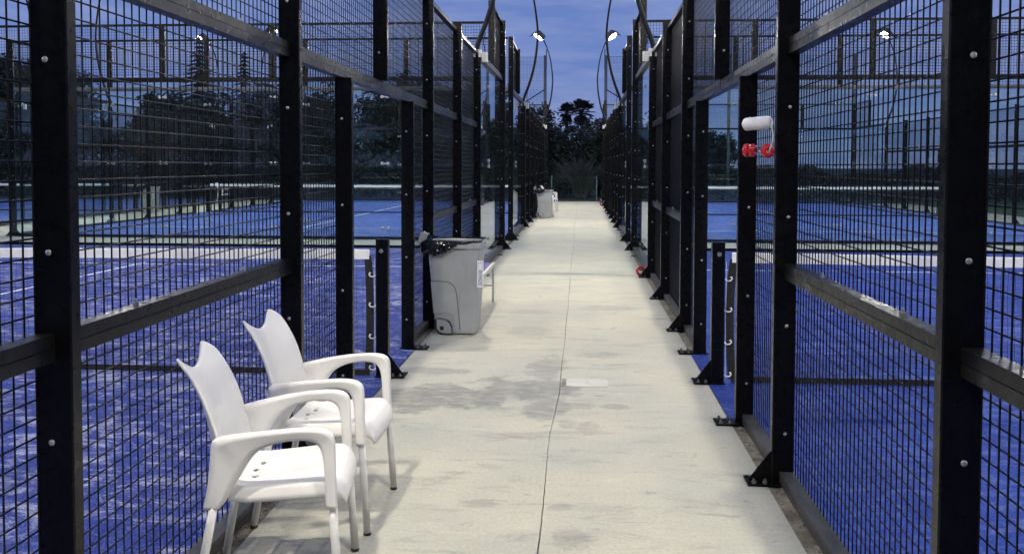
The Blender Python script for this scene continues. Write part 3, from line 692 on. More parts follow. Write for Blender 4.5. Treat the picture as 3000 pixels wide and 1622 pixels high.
def make_chair():
    root = empty('armchair')
    # back rest
    NU, NV = 36, 26; m = MB()
    for j in range(NV + 1):
        v_ = j / NV
        for i in range(NU + 1):
            u = -1 + 2 * i / NU; au = abs(u)
            top = 0.772 + 0.060 * (min(au, .80) / .80) ** 1.7 - (0.034 * ((au - 0.80) / 0.20) ** 2 if au > 0.80 else 0)
            z = 0.415 + v_ * (top - 0.415)
            hw = 0.186 + 0.022 * math.sin(math.pi * min(1, max(0, (z - .42) / .44)))
            for (za, xa_), (zb, xb_) in zip(EDGE, EDGE[1:]):
                if z <= zb or zb == EDGE[-1][0]:
                    xs = xa_ + (xb_ - xa_) * (z - za) / (zb - za); break
            x = xs - (0.075 - 0.035 * max(0, min(1, (z - .45) / .33))) * (1 - u * u)
            m.v.append((x, u * hw, z))
    for j in range(NV):
        for i in range(NU):
            a = j * (NU + 1) + i; m.f.append((a, a + 1, a + NU + 2, a + NU + 1))
    bk = m.build('backrest', 'chair_plastic', root, True)
    so = bk.modifiers.new('thickness', 'SOLIDIFY'); so.thickness = 0.011; so.offset = 0; subsurf(bk, 1)
    # side frames: rear panel, arm rest and front column in one sweep
    for sd in (-1, 1):
        m = MB(); n = len(PAIRS)
        for k, (o_, i_) in enumerate(PAIRS):
            for (x, z), inner in ((o_, 0), (i_, 1)):
                yc = 0.256 - 0.050 * max(0, min(1, (0.04 - x) / 0.22)) ** 1.1
                hw = 0.023 if 5 <= k <= 13 and not inner else (0.017 if k > 13 else 0.013)
                if k > 15: hw = 0.020
                for e in (-1, 1): m.v.append((x, sd * (yc + e * hw), z))
        for k in range(n - 1):
            a = 4 * k; b = a + 4
            m.f += [(a, b, b + 2, a + 2), (a + 1, a + 3, b + 3, b + 1), (a, a + 1, b + 1, b), (a + 2, b + 2, b + 3, a + 3)]
        e_ = 4 * (n - 1); m.f += [(0, 2, 3, 1), (e_, e_ + 1, e_ + 3, e_ + 2)]
        if sd < 0: m.f = [f[::-1] for f in m.f]
        so_ = m.build('side_frame', 'chair_plastic', root, True); subsurf(so_, 2)
        ca = so_.data.attributes.new('crease_edge', 'FLOAT', 'EDGE')
        for ed in so_.data.edges:
            a_, b_ = ed.vertices
            if a_ // 4 != b_ // 4: ca.data[ed.index].value = 0.70
            elif a_ // 4 in (0, n - 1): ca.data[ed.index].value = 0.85
    # seat with waterfall front and drain holes
    NS_, NT_ = 72, 72; m = MB(); holes = [(-0.070, -0.072), (-0.083, 0.0), (-0.070, 0.072)]
    def spt(s_, t_):
        hw = (0.205 + 0.022 * min(1, (s_ + 1) / 1.2)) * (1 - 0.22 * max(0, (s_ - 0.40) / 0.60) ** 2.4)
        fr_ = max(0, (s_ - 0.50) / 0.50)
        x = 0.068 + 0.200 * s_ - 0.020 * fr_ ** 6; y = hw * t_
        d1, d2 = 0.052 * max(0, (abs(t_) - 0.90) / 0.10) ** 1.5 * (1 + .4 * fr_), 0.098 * fr_ ** 2.6
        drop = (d1 ** 3 + d2 ** 3) ** (1 / 3)
        z = 0.412 + 0.030 * (s_ + 1) / 2 - 0.012 * (1 - t_ * t_) * (1 - 0.5 * max(0, s_)) - min(drop, 0.100) + 0.03 * max(0, -s_ - 0.7)
        return x, y, z
    for j in range(NS_ + 1):
        for i in range(NT_ + 1):
            x, y, z = spt(-1 + 2 * j / NS_, -1 + 2 * i / NT_)
            for hx, hy in holes:
                dx, dy = (x - hx) / 0.011, (y - hy) / 0.019; d = math.hypot(dx, dy)
                if 0.55 < d < 1.45 and d > 0:
                    k = 1.0 / d if d > 0.75 else 0.70 / d
                    if d > 0.75: x, y = hx + (x - hx) * (1 + (k - 1) * (1 if d < 1.2 else 0.4)), hy + (y - hy) * (1 + (k - 1) * (1 if d < 1.2 else 0.4))
            m.v.append((x, y, z))
    for j in range(NS_):
        for i in range(NT_):
            a = j * (NT_ + 1) + i; q = (a, a + 1, a + NT_ + 2, a + NT_ + 1)
            cx_ = sum(m.v[k][0] for k in q) / 4; cy_ = sum(m.v[k][1] for k in q) / 4
            if any(math.hypot((cx_ - hx) / 0.011, (cy_ - hy) / 0.019) < 0.93 for hx, hy in holes): continue
            m.f.append(q[::-1])
    st_ = m.build('seat', 'chair_plastic', root, True)
    so = st_.modifiers.new('thickness', 'SOLIDIFY'); so.thickness = 0.008; so.offset = -1 
    # legs
    for fx, sy in ((1, -1), (1, 1), (-1, -1), (-1, 1)):
        p0, p1 = ((0.207, 0.255 * sy, 0.43), (0.234, 0.262 * sy, 0.010)) if fx > 0 else ((-0.170, 0.206 * sy, 0.40), (-0.240, 0.224 * sy, 0.010))
        lg = MB().tube([p0, p1], 0.0145, 14).build('leg', 'leg_tube', root, True)
        MB().lathe((p1[0], p1[1], 0.0), (0, 0, 1), [(0, 0.0140), (0.003, 0.0158), (0.010, 0.0158), (0.012, 0.0146)], 12).build('foot_cap', 'foot_black', lg, True)
    return root
chair = make_chair(); chair.location = (-1.040, 3.141, 0); chair.rotation_euler = (0, 0, R(8.5))
tag(chair, 'nearest white plastic armchair, turned slightly, cut by the lower picture edge', 'chair', 'white plastic armchairs')
bpy.context.view_layer.update()
for loc, rz, lab in (((-1.070, 3.850, 0), 0.0, 'second white plastic armchair, between the nearest one and the net post'),
                     ((-1.02, 27.05, 0), 3, 'white plastic armchair half hidden right behind the far grey bin'),
                     ((-0.99, 30.42, 0), -4, 'farthest white plastic armchair, its arm showing beside the far grey bin'),
                     ((-13.0, 33.2, 0), 10, 'white plastic armchair in the second corridor seen through the left mesh')):
    c = copy_tree(chair); c.location = loc; c.rotation_euler = (0, 0, R(rz)); c['label'] = lab

# ------------------------------------------------------------------ wheelie bin (local: handle side -x, front +x)
def rrect(hx, hy, c, n=4):
    pts = []
    for cx_, cy_, a0 in ((hx - c, hy - c, 0), (-hx + c, hy - c, 90), (-hx + c, -hy + c, 180), (hx - c, -hy + c, 270)):
        for k in range(n + 1):
            a = R(a0 + 90 * k / n); pts.append((cx_ + c * math.cos(a), cy_ + c * math.sin(a)))
    return pts
def make_bin():
    root = empty('wheelie_bin')
    lv = [(0.010, .172, .185, 0.03, .0), (0.03, .179, .193, 0.035, .0), (0.40, .203, .212, 0.04, -.006), (0.745, .227, .231, 0.045, -.013), (0.752, .240, .243, 0.05, -.013), (0.800, .243, .246, 0.05, -.013), (0.806, .238, .241, 0.05, -.013),
          (0.800, .222, .226, 0.045, -.013), (0.60, .208, .214, 0.04, -.01), (0.05, .165, .18, 0.03, 0)]
    m = MB(); n = 20
    for z, hx, hy, c, ox in lv: m.v += [(x + ox, y, z) for x, y in rrect(hx, hy, c)]
    for k in range(len(lv) - 1):
        for i in range(n): m.f.append((k * n + i, k * n + (i + 1) % n, (k + 1) * n + (i + 1) % n, (k + 1) * n + i))
    m.f += [tuple(range(n - 1, -1, -1)), tuple(range((len(lv) - 1) * n, len(lv) * n))]
    body = m.build('body', 'bin_grey', root); bv = body.modifiers.new('bevel', 'BEVEL'); bv.width = 0.006; bv.segments = 2; bv.limit_method = 'ANGLE'; bv.angle_limit = R(25)
    # moulded side panels: raised field below a curved edge
    for sd in (-1, 1):
        pts = [(-.020, .17), (-.05, .188), (-.19, .19), (-.212, .468), (-.16, .470), (-.075, .466), (-.035, .452), (-.005, .42), (.010, .375), (.020, .30), (.030, .18), (.038, .05), (-.012, .05)]
        pm = MB(); nn = len(pts)
        for off in (0.001, 0.0055):
            for x, z in pts: pm.v.append((x, sd * ((.193 + (.212 - .193) * min(1, (z - .03) / .37) + (.019 * max(0, (z - .4) / .345))) + off), z))
        f0 = tuple(range(nn, 2 * nn)); pm.f += [f0] + [(i, (i + 1) % nn, nn + (i + 1) % nn, nn + i) for i in range(nn)]
        if sd > 0: pm.f = [f[::-1] for f in pm.f]
        pp = pm.build('side_panel', 'bin_grey', root); b2 = pp.modifiers.new('bevel', 'BEVEL'); b2.width = 0.002; b2.segments = 2
        # wheel, arch cover and axle cap
        wy = 0.196 * sd
        def plate(poly, y0_, y1_, name, mat, par):
            pm = MB(); nn = len(poly)
            for yy in (y0_, y1_): pm.v += [(x, sd * yy, z) for x, z in poly]
            pm.f += [tuple(range(nn, 2 * nn)), tuple(range(nn - 1, -1, -1))] + [(i, (i + 1) % nn, nn + (i + 1) % nn, nn + i) for i in range(nn)]
            if sd < 0: pm.f = [f[::-1] for f in pm.f]
            return pm.build(name, mat, par)
        w = MB().lathe((-.108, wy - 0.030 * sd, .080), (0, sd, 0), [(0, .050), (0.0, .079), (0.028, .079), (0.032, .072), (0.0325, .001)], 32).build('wheel', 'bin_black', root, False)
        plate([(-.184, .138), (-.163, .138), (-.120, .10), (-.034, .06), (-.034, .003), (-.12, .003), (-.152, .012), (-.172, .04)], .196, .206, 'wheel_guard', 'bin_black', w)
        plate([(-.158, .055), (-.163, .138), (-.12, .138), (-.082, .129), (-.052, .106), (-.036, .075), (-.033, .018), (-.10, .018), (-.135, .030)], .2061, .2115, 'wheel_cover', 'bin_grey', w)
        MB().lathe((-.117, .2116 * sd, .062), (0, sd, 0), [(0, .019), (0.003, .019), (0.0035, .001)], 16).build('axle_cap', 'bin_black', w)
        ys_ = lambda z: sd * (.193 + .019 * min(1, (z - .03) / .37) + .019 * max(0, (z - .4) / .345) + .0058)
        for ln_ in ([(-.212, .468), (-.16, .470), (-.075, .466), (-.035, .452), (-.005, .42), (.010, .375), (.020, .30), (.030, .18), (.038, .05)], [(-.166, .145), (-.12, .146), (-.078, .137), (-.044, .112), (-.026, .076), (-.022, .018)]):
            MB().tube([(x, ys_(z), z) for x, z in ln_], .0028, 5).build('mould_seam', 'bin_seam', root)
    hd = MB(); hd.bbox(-.310, -.248, -.19, -.165, .70, .80, .006); hd.bbox(-.310, -.248, .165, .19, .70, .80, .006); hd.tube([(-.300, -.21, .845), (-.300, .21, .845)], .017, 12)
    for y in (-.18, .18): hd.tube([(-.27, y, .79), (-.300, y, .845)], .014, 8)
    hd.build('handle', 'bin_grey', root)
    lid = MB(); lid.prism_y([(-.325, .80), (-.300, .885), (-.272, .900), (-.245, .872), (-.262, .81)], -.215, -.165); lid.build('hinge', 'bin_grey', root)
    gr = MB()
    gr.box(-0.02, 0.10, -.2575, -.2465, .758, .788); gr.build('rim_grip', 'bin_grey', root)
    sg = MB(); sg.box(.196, .250, -.262, -.254, .425, .655)
    so = sg.build('label_plate', 'label_white', root); MB().box(.205, .241, -.2632, -.2621, .440, .640).build('print_area', 'label_grey', so)
    MB().box(.208, .238, -.2640, -.2633, .575, .632).build('print_block', 'label_white', so)
    # black bag folded over the rim
    rb = random.Random(11); m = MB(); NA, NB = 96, 14
    ring = rrect(.243, .246, .05, 23)
    for i in range(NA):
        bx, by = ring[int(i * len(ring) / NA) % len(ring)]; d = math.hypot(bx, by); ox, oy = bx / d, by / d
        lf = max(0.0, min(1.0, (0.06 - bx) / 0.16))
        hang = 0.004 + 0.006 * rb.random() + lf * (0.06 + 0.035 * math.sin(i * .55) + 0.03 * rb.random())
        puff = 0.002 + 0.034 * lf
        for j in range(NB):
            t_ = j / (NB - 1)
            if t_ < 0.3: r_, z = -0.03 * (1 - t_ / 0.3), 0.75 + 0.065 * t_ / 0.3
            else: r_, z = puff * math.sin((t_ - 0.3) / 0.7 * math.pi * 0.8) + 0.006, 0.815 - hang * (t_ - 0.3) / 0.7
            if lf < .5 and t_ > .3: r_ = -0.012 + 0.010 * (t_ - .3)
            if t_ > .15: r_ += rb.uniform(-0.006, 0.013) * (.3 + .7 * lf); z += rb.uniform(-0.010, 0.012) + (0.02 * math.sin(i * 0.9) if bx < -.05 else 0.004 * math.sin(i))
            m.v.append((bx - .013 + ox * r_, by + oy * r_, z))
    for i in range(NA):
        for j in range(NB - 1):
            a = i * NB + j; b = ((i + 1) % NA) * NB + j; m.f.append((a, b, b + 1, a + 1))
    bag = m.build('bin_bag', 'bag_film', root)
    cr_ = MB(); path_ = [(.02, -.262, .795), (-.02, -.268, .785), (-.07, -.272, .772), (-.12, -.275, .760), (-.17, -.274, .755), (-.22, -.266, .757), (-.262, -.235, .765), (-.278, -.18, .775), (-.280, -.10, .785), (-.278, 0, .79), (-.278, .10, .785), (-.27, .19, .78)]
    pts_ = [Vector(a).lerp(Vector(b), k / 4) for a, b in zip(path_, path_[1:]) for k in range(4)]
    n_ = 14
    for i_, p_ in enumerate(pts_):
        big_ = .012 + .034 * min(1, i_ / 12)
        for k in range(n_):
            a_ = 2 * math.pi * k / n_; r_ = big_ * rb.uniform(.55, 1.35)
            tx = pts_[min(i_ + 1, len(pts_) - 1)] - pts_[max(i_ - 1, 0)]; sdv = Vector((tx.y, -tx.x, 0)).normalized()
            q_ = p_ + sdv * (math.cos(a_) * r_ * .62) + Vector((0, 0, 1)) * (math.sin(a_) * r_ * 1.15) + Vector((rb.uniform(-.006, .006), 0, 0)); cr_.v.append(tuple(q_))
    for i_ in range(len(pts_) - 1):
        for k in range(n_):
            a_, b_ = i_ * n_ + k, i_ * n_ + (k + 1) % n_; cr_.f += [(a_, b_, b_ + n_), (a_, b_ + n_, a_ + n_)]
    cr_.build('bag_fold', 'bag_film', bag)
    return root
wb = make_bin(); wb.location = (-1.072, 8.150, 0)
tag(wb, 'grey wheelie bin without lid, black bag and white sign, near left fence', 'bin', 'grey wheelie bins')
bpy.context.view_layer.update()
for loc, rz, lab in (((-0.990, 26.42, 0), 0, 'far grey wheelie bin at the end of the corridor, in front of white chairs'), ((-13.28, 27.9, 0), 0, 'grey wheelie bin in the second corridor behind the left mesh')):
    c = copy_tree(wb); c.location = loc; c.rotation_euler = (0, 0, R(rz)); c['label'] = lab

# ------------------------------------------------------------------ bench beside the bin
bn = empty('bench', (-1.10, 9.25, 0)); tag(bn, 'low bench with blue seat and white metal legs behind the grey bin', 'bench')
for i in range(3):
    x = -.155 + .11 * i; MB().box(x, x + .098, -.76, .72, .402, .424).build('seat_slat', 'bench_blue', bn)
fr_ = MB(); fr_.box(.156, .182, -.77, .73, .385, .4245); fr_.box(-.182, -.158, -.77, .73, .385, .4245); fr_.box(-.157, .155, -.77, -.745, .36, .400); fr_.box(-.157, .155, .705, .73, .36, .400); fr_.build('seat_frame', 'bench_white', bn)
for y in (-.75, .708):
    for x in (-.178, .152): MB().box(x, x + .026, y, y + .026, 0.002, .3845).build('leg', 'bench_white', bn)
    MB().box(-.151, .151, y + .004, y + .022, .165, .185).build('crossbar', 'bench_white', bn)

# ------------------------------------------------------------------ score floats tied to the right door post
fl = empty('float_string', (0.95 * .93, 5.27 * .93, CAM_H + (1.5 - CAM_H) * .93)); fl.scale = (.93, .93, .93); tag(fl, 'white foam roll and two red floats on a cord, hanging from the right mesh', 'floats')
MB().tube([(.075, -.02, .215), (.095, -.01, .235), (.112, .0, .232), (.108, .004, .215), (.085, -.01, .205)], .003, 6).build('tie', 'cord_white', fl, True)
ax = Vector((0.115, -0.105, 0.006)).normalized()
MB().lathe((-.045, .004, .198), ax, [(0, .001), (0.002, .022), (0.012, .033), (0.024, .0365), (.05, .0355), (.052, .0350), (.054, .0358), (.085, .036), (.1, .037), (.103, .0358), (.106, .0372), (.150, .037), (.165, .032), (.172, .022), (.1735, .010), (.168, .006)], 24).build('foam_roll', 'foam_white', fl, True)
tip = Vector((-.045, .004, .198)) + ax * .172
MB().tube(smooth_curve([tuple(tip - ax * .02), tuple(tip + ax * .004), tuple(tip + Vector((.004, -.004, -.03))), tuple(tip + Vector((.010, 0, -.09))), (tip.x + .000, -.080, .052), (tip.x - .004, -.070, .045), (.055, -.04, .047), (-.015, -.01, .05)], 4), .0042, 7).build('cord', 'cord_white', fl, True)
MB().torus((tip.x - .006, -.060, .052), (.30, -.94, .12), .022, .0185, 28, 12).build('red_float', 'float_red', fl, True)
f2 = MB(); f2.torus((-.030, -.030, .054), (.80, -.6, -.05), .020, .0185, 28, 12); f2.torus((-.004, -.049, .053), (.80, -.6, -.05), .019, .0175, 28, 12); f2.build('red_float', 'float_red', fl, True)

# red rings by the right hand posts
for loc, lab in (((0.815, NET1 + 6.09, 0.0), 'red ring leaning behind the foot of the right fence post'), ((0.79, 34.5, 0.0), 'small red ring at the far end of the right corridor fence')):
    rg = empty('red_ring', loc); tag(rg, lab, 'ring', 'red rings')
    MB().torus((0, 0.02, .073), (0.25, -.92, .3), .054, .018, 28, 12).build('ring', 'float_red', rg, True)
    MB().tube([(0.0, .035, .13), (-.012, .04, .20), (-.028, .045, .255)], [.010, .012, .008], 8).build('strap', 'cord_white', rg, True) if loc[1] > 30 else None

# leaf litter along the right base rail
lt = MB(); rl = random.Random(5)
for k in range(46):
    y = rl.uniform(3.2, 5.3); x = rl.uniform(0.874, 0.922); sz = rl.uniform(.004, .011); a = rl.uniform(0, 6.28)
    c_, s_ = math.cos(a) * sz, math.sin(a) * sz; lt.add([(x - c_, y - s_, .004), (x + s_ * .5, y - c_ * .5, .009), (x + c_, y + s_, .003), (x - s_ * .5, y + c_ * .5, .006)], [(0, 1, 2), (0, 2, 3)])
for k in range(30):
    y = rl.uniform(2.9, 4.2); x = rl.uniform(-1.352, -1.308); sz = rl.uniform(.004, .012); a = rl.uniform(0, 6.28)
    c_, s_ = math.cos(a) * sz, math.sin(a) * sz; lt.add([(x - c_, y - s_, .004), (x + s_ * .5, y - c_ * .5, .010), (x + c_, y + s_, .003), (x - s_ * .5, y + c_ * .5, .006)], [(0, 1, 2), (0, 2, 3)])
tag(lt.build('leaf_litter', 'leaf_litter'), 'dry leaf crumbs along the foot of the fences', 'leaves', kind='stuff')

# ------------------------------------------------------------------ end of the corridor
ef = empty('wire_fence', (-0.26, 39.0, 0)); tag(ef, 'low green wire fence closing the far end of the corridor', 'fence')
for x in (-.94, .94): MB().tube([(x, 0, -.05), (x, 0, 1.06)], .028, 8).build('post', 'green_post', ef)
w = MB()
for k in range(6): w.tube([(-.94, 0, .06 + .19 * k), (.94, 0, .06 + .19 * k)], .004 if k not in (0, 5) else .006, 4, cap=False)
for k in range(38): w.tube([(-.93 + .05 * k, 0, .04), (-.93 + .05 * k, 0, 1.02)], .002, 3, cap=False)
w.build('wire_mesh', 'green_wire', ef)
def stop_net(x0, x1, label):
    s = 1 if x1 > x0 else -1; W = abs(x1 - x0); rt = empty('ball_stop_net', (x0, 38.52, 0)); tag(rt, label, 'net', 'tall ball stop nets')
    for k in range(3):
        u = s * W * k / 2
        MB().tube([(u, 0, -.05), (u, 0, 6.0)], .062, 10).build('post', 'pole_grey', rt, True)
    MB().tube([(-s * .05, 0, 5.4), (-s * .05, 0, 6.25)], .02, 8).build('finial', 'pole_grey', rt, True)
    MB().tube([(0, -.02, 4.62), (s * .95, -.02, 4.02)], .022, 8).build('brace', 'pole_black', rt, True)
    n = MB(); k = int(W / .06)
    for i in range(k + 1): n.add([(s * W * i / k - .0025, 0, 3.9), (s * W * i / k + .0025, 0, 3.9), (s * W * i / k + .0025, 0, 5.93), (s * W * i / k - .0025, 0, 5.93)], [(0, 1, 2, 3)])
    for j in range(34): n.add([(0, .002, 3.9 + .06 * j - .0025), (s * W, .002, 3.9 + .06 * j - .0025), (s * W, .002, 3.9 + .06 * j + .0025), (0, .002, 3.9 + .06 * j + .0025)], [(0, 1, 2, 3)])
    n.build('netting', 'net_black', rt)
    MB().tube([(0, 0, 5.94), (s * W, 0, 5.94)], .008, 6).build('top_cord', 'net_black', rt)
stop_net(-1.47, XLF, 'tall see-through ball stop net behind the far left court')
stop_net(1.02, XRF, 'tall see-through ball stop net behind the far right court')

# ------------------------------------------------------------------ planting behind the courts
def leaf_cloud(m, r_, n, centre, rad, size, tilt=1.0):
    """n leaf quads spread through clumps inside an ellipsoid"""
    cl = []
    for k in range(max(6, n // 70)):
        while True:
            p = Vector((r_.uniform(-1, 1), r_.uniform(-1, 1), r_.uniform(-1, 1)))
            if 0.25 < p.length < 1: break
        cl.append(p)
    for i in range(n):
        c = r_.choice(cl); p = c + Vector((r_.gauss(0, .15), r_.gauss(0, .15), r_.gauss(0, .13)))
        q = Vector((centre[0] + p.x * rad[0], centre[1] + p.y * rad[1], centre[2] + p.z * rad[2]))
        a = Vector((r_.uniform(-1, 1), r_.uniform(-1, 1), r_.uniform(-.7, .7))).normalized(); b = a.cross(Vector((r_.uniform(-1, 1), r_.uniform(-1, 1), r_.uniform(-1, 1)))).normalized()
        l = size * r_.uniform(.6, 1.3); w_ = l * .42
        m.add([q - a * l, q + b * w_, q + a * l, q - b * w_], [(0, 1, 2, 3)])
def limb(m, p0, p1, r0, r1, r_, n=5):
    p0, p1 = Vector(p0), Vector(p1); pts = []
    for i in range(n + 1):
        t_ = i / n; j = Vector((r_.uniform(-1, 1), r_.uniform(-1, 1), 0)) * (.05 * (p1 - p0).length * math.sin(math.pi * t_)); pts.append(p0.lerp(p1, t_) + j)
    m.tube(pts, [r0 + (r1 - r0) * i / n for i in range(n + 1)], 7)
def make_tree(seed, h, rad, mat, n=2600, size=.11):
    r_ = random.Random(seed); root = empty('broadleaf_tree'); tr_ = MB()
    limb(tr_, (0, 0, -.1), (r_.uniform(-.2, .2), r_.uniform(-.2, .2), h * .45), .13, .08, r_)
    for k in range(7):
        a = k * 0.9 + r_.uniform(-.3, .3); limb(tr_, (0, 0, h * r_.uniform(.22, .42)), (rad * .62 * math.cos(a), rad * .62 * math.sin(a), h * r_.uniform(.5, .9)), .055, .018, r_)
    tr_.build('trunk', 'trunk', root)
    m = MB()
    for k in range(5):
        leaf_cloud(m, r_, n // 5, (r_.uniform(-.45, .45) * rad, r_.uniform(-.4, .4) * rad, h * r_.uniform(.42, .78)), (rad * .62, rad * .6, h * .24), size)
    leaf_cloud(m, r_, n // 4, (0, 0, h * .26), (rad * .95, rad * .8, h * .24), size)
    m.build('crown', mat, root); return root
protos = [make_tree(21, 5.6, 2.3, 'leaf_dark', 9500, .125), make_tree(22, 6.0, 2.6, 'leaf_mid', 9500, .125), make_tree(23, 5.2, 2.1, 'leaf_dark', 8500, .125)]
bpy.context.view_layer.update()
spots = [  # kind, x, y, scale xy, scale z, label
 (0, -2.9, 44.2, .8, .78, 'dark tree just left of the palms beyond the corridor end'),
 (2, -1.05, 45.5, .80, .72, 'narrow dark tree in front of the palms'),
 (1, 0.9, 47.0, .72, .66, 'low loose tree right of the palms at the corridor end'),
 (2, 2.6, 46.5, .7, .52, 'dark low tree behind the far right fence corner'),
 (1, -5.9, 45.0, 1.0, .98, 'dark tree behind the far left court, next to the corridor'),
 (0, -9.3, 45.6, 1.05, 1.07, 'tall dark tree behind the middle of the far left court'),
 (2, -12.6, 45.0, 1.1, 1.06, 'dark tree behind the outer corner of the far left court'),
 (1, -16.0, 46.5, 1.05, .95, 'dark tree behind the second corridor'),
 (0, -19.6, 45.2, 1.1, .92, 'dark tree behind the third court, nearer the corridor'),
 (2, -22.6, 47.0, 1.0, .80, 'lower dark tree behind the third court'),
 (1, -26.5, 46.0, 1.1, 1.18, 'broad dark tree at the far left, beside the leftmost one'),
 (0, -30.8, 46.5, 1.2, 1.30, 'leftmost tall dark tree behind the courts'),
 (2, -35.0, 47.5, 1.2, 1.25, 'dark tree at the very left edge of the view'),
 (0, 7.2, 50.0, .58, .60, 'single rounded tree seen through the right glass wall'),
]
for i, (k, x, y, sx, sz, lab) in enumerate(spots):
    o = protos[k]
    if any(o2.get('used') for o2 in (o,)): o = copy_tree(o)
    protos[k]['used'] = 1
    o.location = (x, y, 0); o.rotation_euler = (0, 0, i * 1.3); o.scale = (sx, sx, sz); tag(o, lab, 'tree', 'dark trees behind the courts')
behind = ['first', 'second', 'third', 'fourth', 'fifth', 'sixth', 'seventh', 'eighth', 'ninth', 'tenth', 'eleventh', 'twelfth']  # unseen trees, added to keep sky reflections off the end walls
for i, wd in enumerate(behind):
    o = copy_tree(protos[i % 3]); o.location = (-30 + 5.2 * i, -13 - 1.5 * (i % 2), 0); o.rotation_euler = (0, 0, i * 2.1); o.scale = (1.25, 1.25, 1.15 + .1 * (i % 3))
    tag(o, f'{wd} unseen tree from the left in the row added behind the viewer against sky reflections', 'tree', 'dark trees behind the courts')
for o in bpy.data.objects:
    if 'used' in o.keys(): del o['used']
# layered conifers
def conifer(loc, h, rad, seed, label):
    r_ = random.Random(seed); root = empty('conifer', loc); tag(root, label, 'tree', 'conifers on the skyline')
    MB().tube([(0, 0, -.2), (0, 0, h * .97)], [.22, .03], 8).build('trunk', 'trunk', root)
    m = MB(); z = h * .30; k = 0
    while z < h * .98:
        rr_ = rad * (1 - (z / h)) / .70 + .12
        for q in range(7):
            a = q * 6.283 / 7 + k * .5 + r_.uniform(-.15, .15); L = rr_ * r_.uniform(.8, 1.12); d = Vector((math.cos(a), math.sin(a), 0))
            for e in range(16):
                t_ = (e + 1) / 16; c = d * (L * t_) + Vector((0, 0, z + .10 * L * t_ * t_ - .28 * L * t_)); s_ = d.cross(Vector((0, 0, 1))) * (.16 * L * (1.15 - t_) + .05)
                tp = Vector((0, 0, .10 * (1.2 - t_) + .04))
                m.add([c - s_, c + d * .12 - tp * .4, c + s_, c + tp], [(0, 1, 2, 3)])
        z += h * .027; k += 1
    m.build('crown', 'leaf_conifer', root)
conifer((-27.15, 65, 0), 10.7, 3.3, 4, 'tall layered conifer on the skyline left of the lit lamp')
conifer((-23.9, 65, 0), 9.6, 2.1, 5, 'smaller slim conifer on the skyline beside the taller one')
# fan palms
def palm(loc, h, rad, seed, label, lean=0.0):
    r_ = random.Random(seed); root = empty('fan_palm', loc); tag(root, label, 'palm', 'fan palms beyond the corridor end')
    MB().tube([(0, 0, -.1), (lean * .4, 0, h * .5), (lean, 0, h)], [.26, .2, .2], 10).build('trunk', 'trunk', root, True)
    c = Vector((lean, 0, h)); m = MB(); sk = MB()
    def fan(mm, d, stalk, R_, n):
        tip = c + d * stalk; mm.tube([c, tip], .025, 4, cap=False)
        sdv = d.cross(Vector((0, 0, 1))); sdv = sdv.normalized() if sdv.length > .1 else Vector((1, 0, 0)); up = sdv.cross(d)
        for q in range(n):
            a = (q / (n - 1) - .5) * 3.6; dd = (d * math.cos(a) + sdv * math.sin(a)).normalized(); L = R_ * r_.uniform(.8, 1.05) * (1 - .25 * abs(a) / 1.8)
            wv = (up.cross(dd)).normalized() * (.05 * R_ / .6); mid = tip + dd * L * .6 - Vector((0, 0, .03)); end = tip + dd * L - Vector((0, 0, .22 * L))
            mm.add([tip, mid - wv, end, mid + wv], [(0, 1, 2, 3)])
    for k in range(34):
        el = math.asin(r_.uniform(-.35, .98)); a = r_.uniform(0, 6.283); d = Vector((math.cos(el) * math.cos(a), math.cos(el) * math.sin(a), math.sin(el))); fan(m, d, rad * r_.uniform(.45, .62), rad * .5, 13)
    m.build('crown', 'leaf_palm', root)
    for k in range(26):
        a = r_.uniform(0, 6.283); el = r_.uniform(-1.3, -.8); d = Vector((math.cos(el) * math.cos(a), math.cos(el) * math.sin(a), math.sin(el))); fan(sk, d, rad * r_.uniform(.3, .6), rad * .45, 9)
    sk.build('dry_skirt', 'trunk', root)
palm((0.35, 100, 0), 7.3, 1.75, 3, 'taller fan palm on the skyline above the corridor end', -.3)
palm((-1.55, 104, 0), 7.4, 1.35, 8, 'smaller fan palm just left of the taller palm', 0)
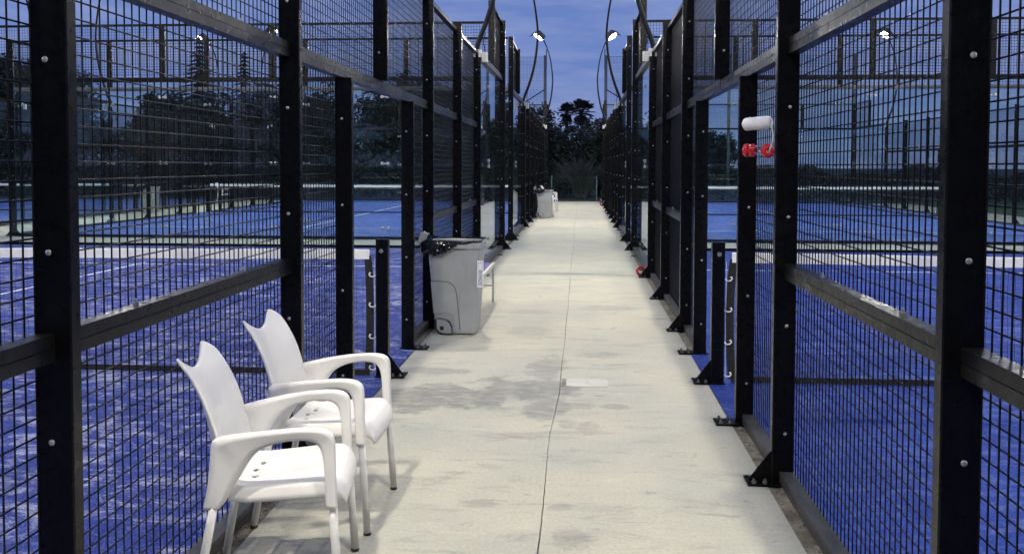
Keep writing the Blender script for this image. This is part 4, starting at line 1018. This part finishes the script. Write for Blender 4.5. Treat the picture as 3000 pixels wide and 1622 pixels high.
# pale feathery shrub
def shrub(loc, h, spread, n, mat, seed, label):
    r_ = random.Random(seed); root = empty('shrub', loc); tag(root, label, 'shrub', 'shrubs beyond the corridor end')
    st = MB(); m = MB()
    for k in range(n):
        a = r_.uniform(0, 6.283); sp = spread * math.sqrt(r_.random()); b = Vector((r_.uniform(-.25, .25), r_.uniform(-.25, .25), 0)); e = Vector((sp * math.cos(a), sp * math.sin(a), h * r_.uniform(.6, 1.0) * (1 - .25 * sp / spread)))
        mid = b.lerp(e, .55) + Vector((0, 0, .12 * h)); st.tube([b, mid, e], [.012, .007, .002], 3, cap=False)
        for q in range(26):
            t_ = r_.uniform(.3, 1); p = mid.lerp(e, (t_ - .55) / .45) if t_ > .55 else b.lerp(mid, t_ / .55); dv = (e - mid).normalized()
            o_ = Vector((r_.uniform(-1, 1), r_.uniform(-1, 1), r_.uniform(-.2, 1))).normalized(); dd = (dv + o_ * .6).normalized(); L = r_.uniform(.06, .16); w_ = dd.orthogonal().normalized() * .006
            m.add([p - w_, p + w_, p + dd * L], [(0, 1, 2)])
    st.build('stems', mat, root); m.build('foliage', mat, root)
shrub((0.05, 42.3, 0), 2.35, 1.6, 190, 'leaf_pale', 2, 'pale feathery shrub behind the low green fence')
shrub((-1.5, 42.0, 0), 1.7, .9, 90, 'leaf_mid', 6, 'dull green shrub left of the pale feathery one')
shrub((1.5, 42.6, 0), 1.8, .9, 90, 'leaf_mid', 9, 'dull green shrub right of the pale feathery one')
# hedges: one mass each
def hedge(x0, x1, y, h, dens, seed, label):
    r_ = random.Random(seed); m = MB(); L = x1 - x0
    for i in range(int(L * dens)):
        x = r_.uniform(x0, x1); hh = h * (.85 + .15 * math.sin(x * .9) + .08 * math.sin(x * 2.7)); q = Vector((x, y + r_.uniform(-.6, .6), r_.random() ** .7 * hh))
        a = Vector((r_.uniform(-1, 1), r_.uniform(-1, 1), r_.uniform(-.7, .9))).normalized(); b = a.cross(Vector((r_.uniform(-1, 1), r_.uniform(-1, 1), r_.uniform(-1, 1)))).normalized(); l = r_.uniform(.07, .15)
        m.add([q - a * l, q + b * l * .45, q + a * l, q - b * l * .45], [(0, 1, 2, 3)])
    tag(m.build('hedge', 'leaf_dark'), label, 'hedge', kind='stuff')
hedge(-5.5, 0.6, 49.5, 4.1, 1300, 33, 'dense dark thicket below the palms')
hedge(0.6, 6.5, 50.0, 3.2, 1100, 34, 'lower dark thicket to the right of the palms')
hedge(1.6, 34, 41.6, 1.55, 420, 31, 'low dark hedge behind the right hand courts')
hedge(-44, -1.6, 42.6, 4.4, 1150, 32, 'tall dark hedge behind the left hand courts')
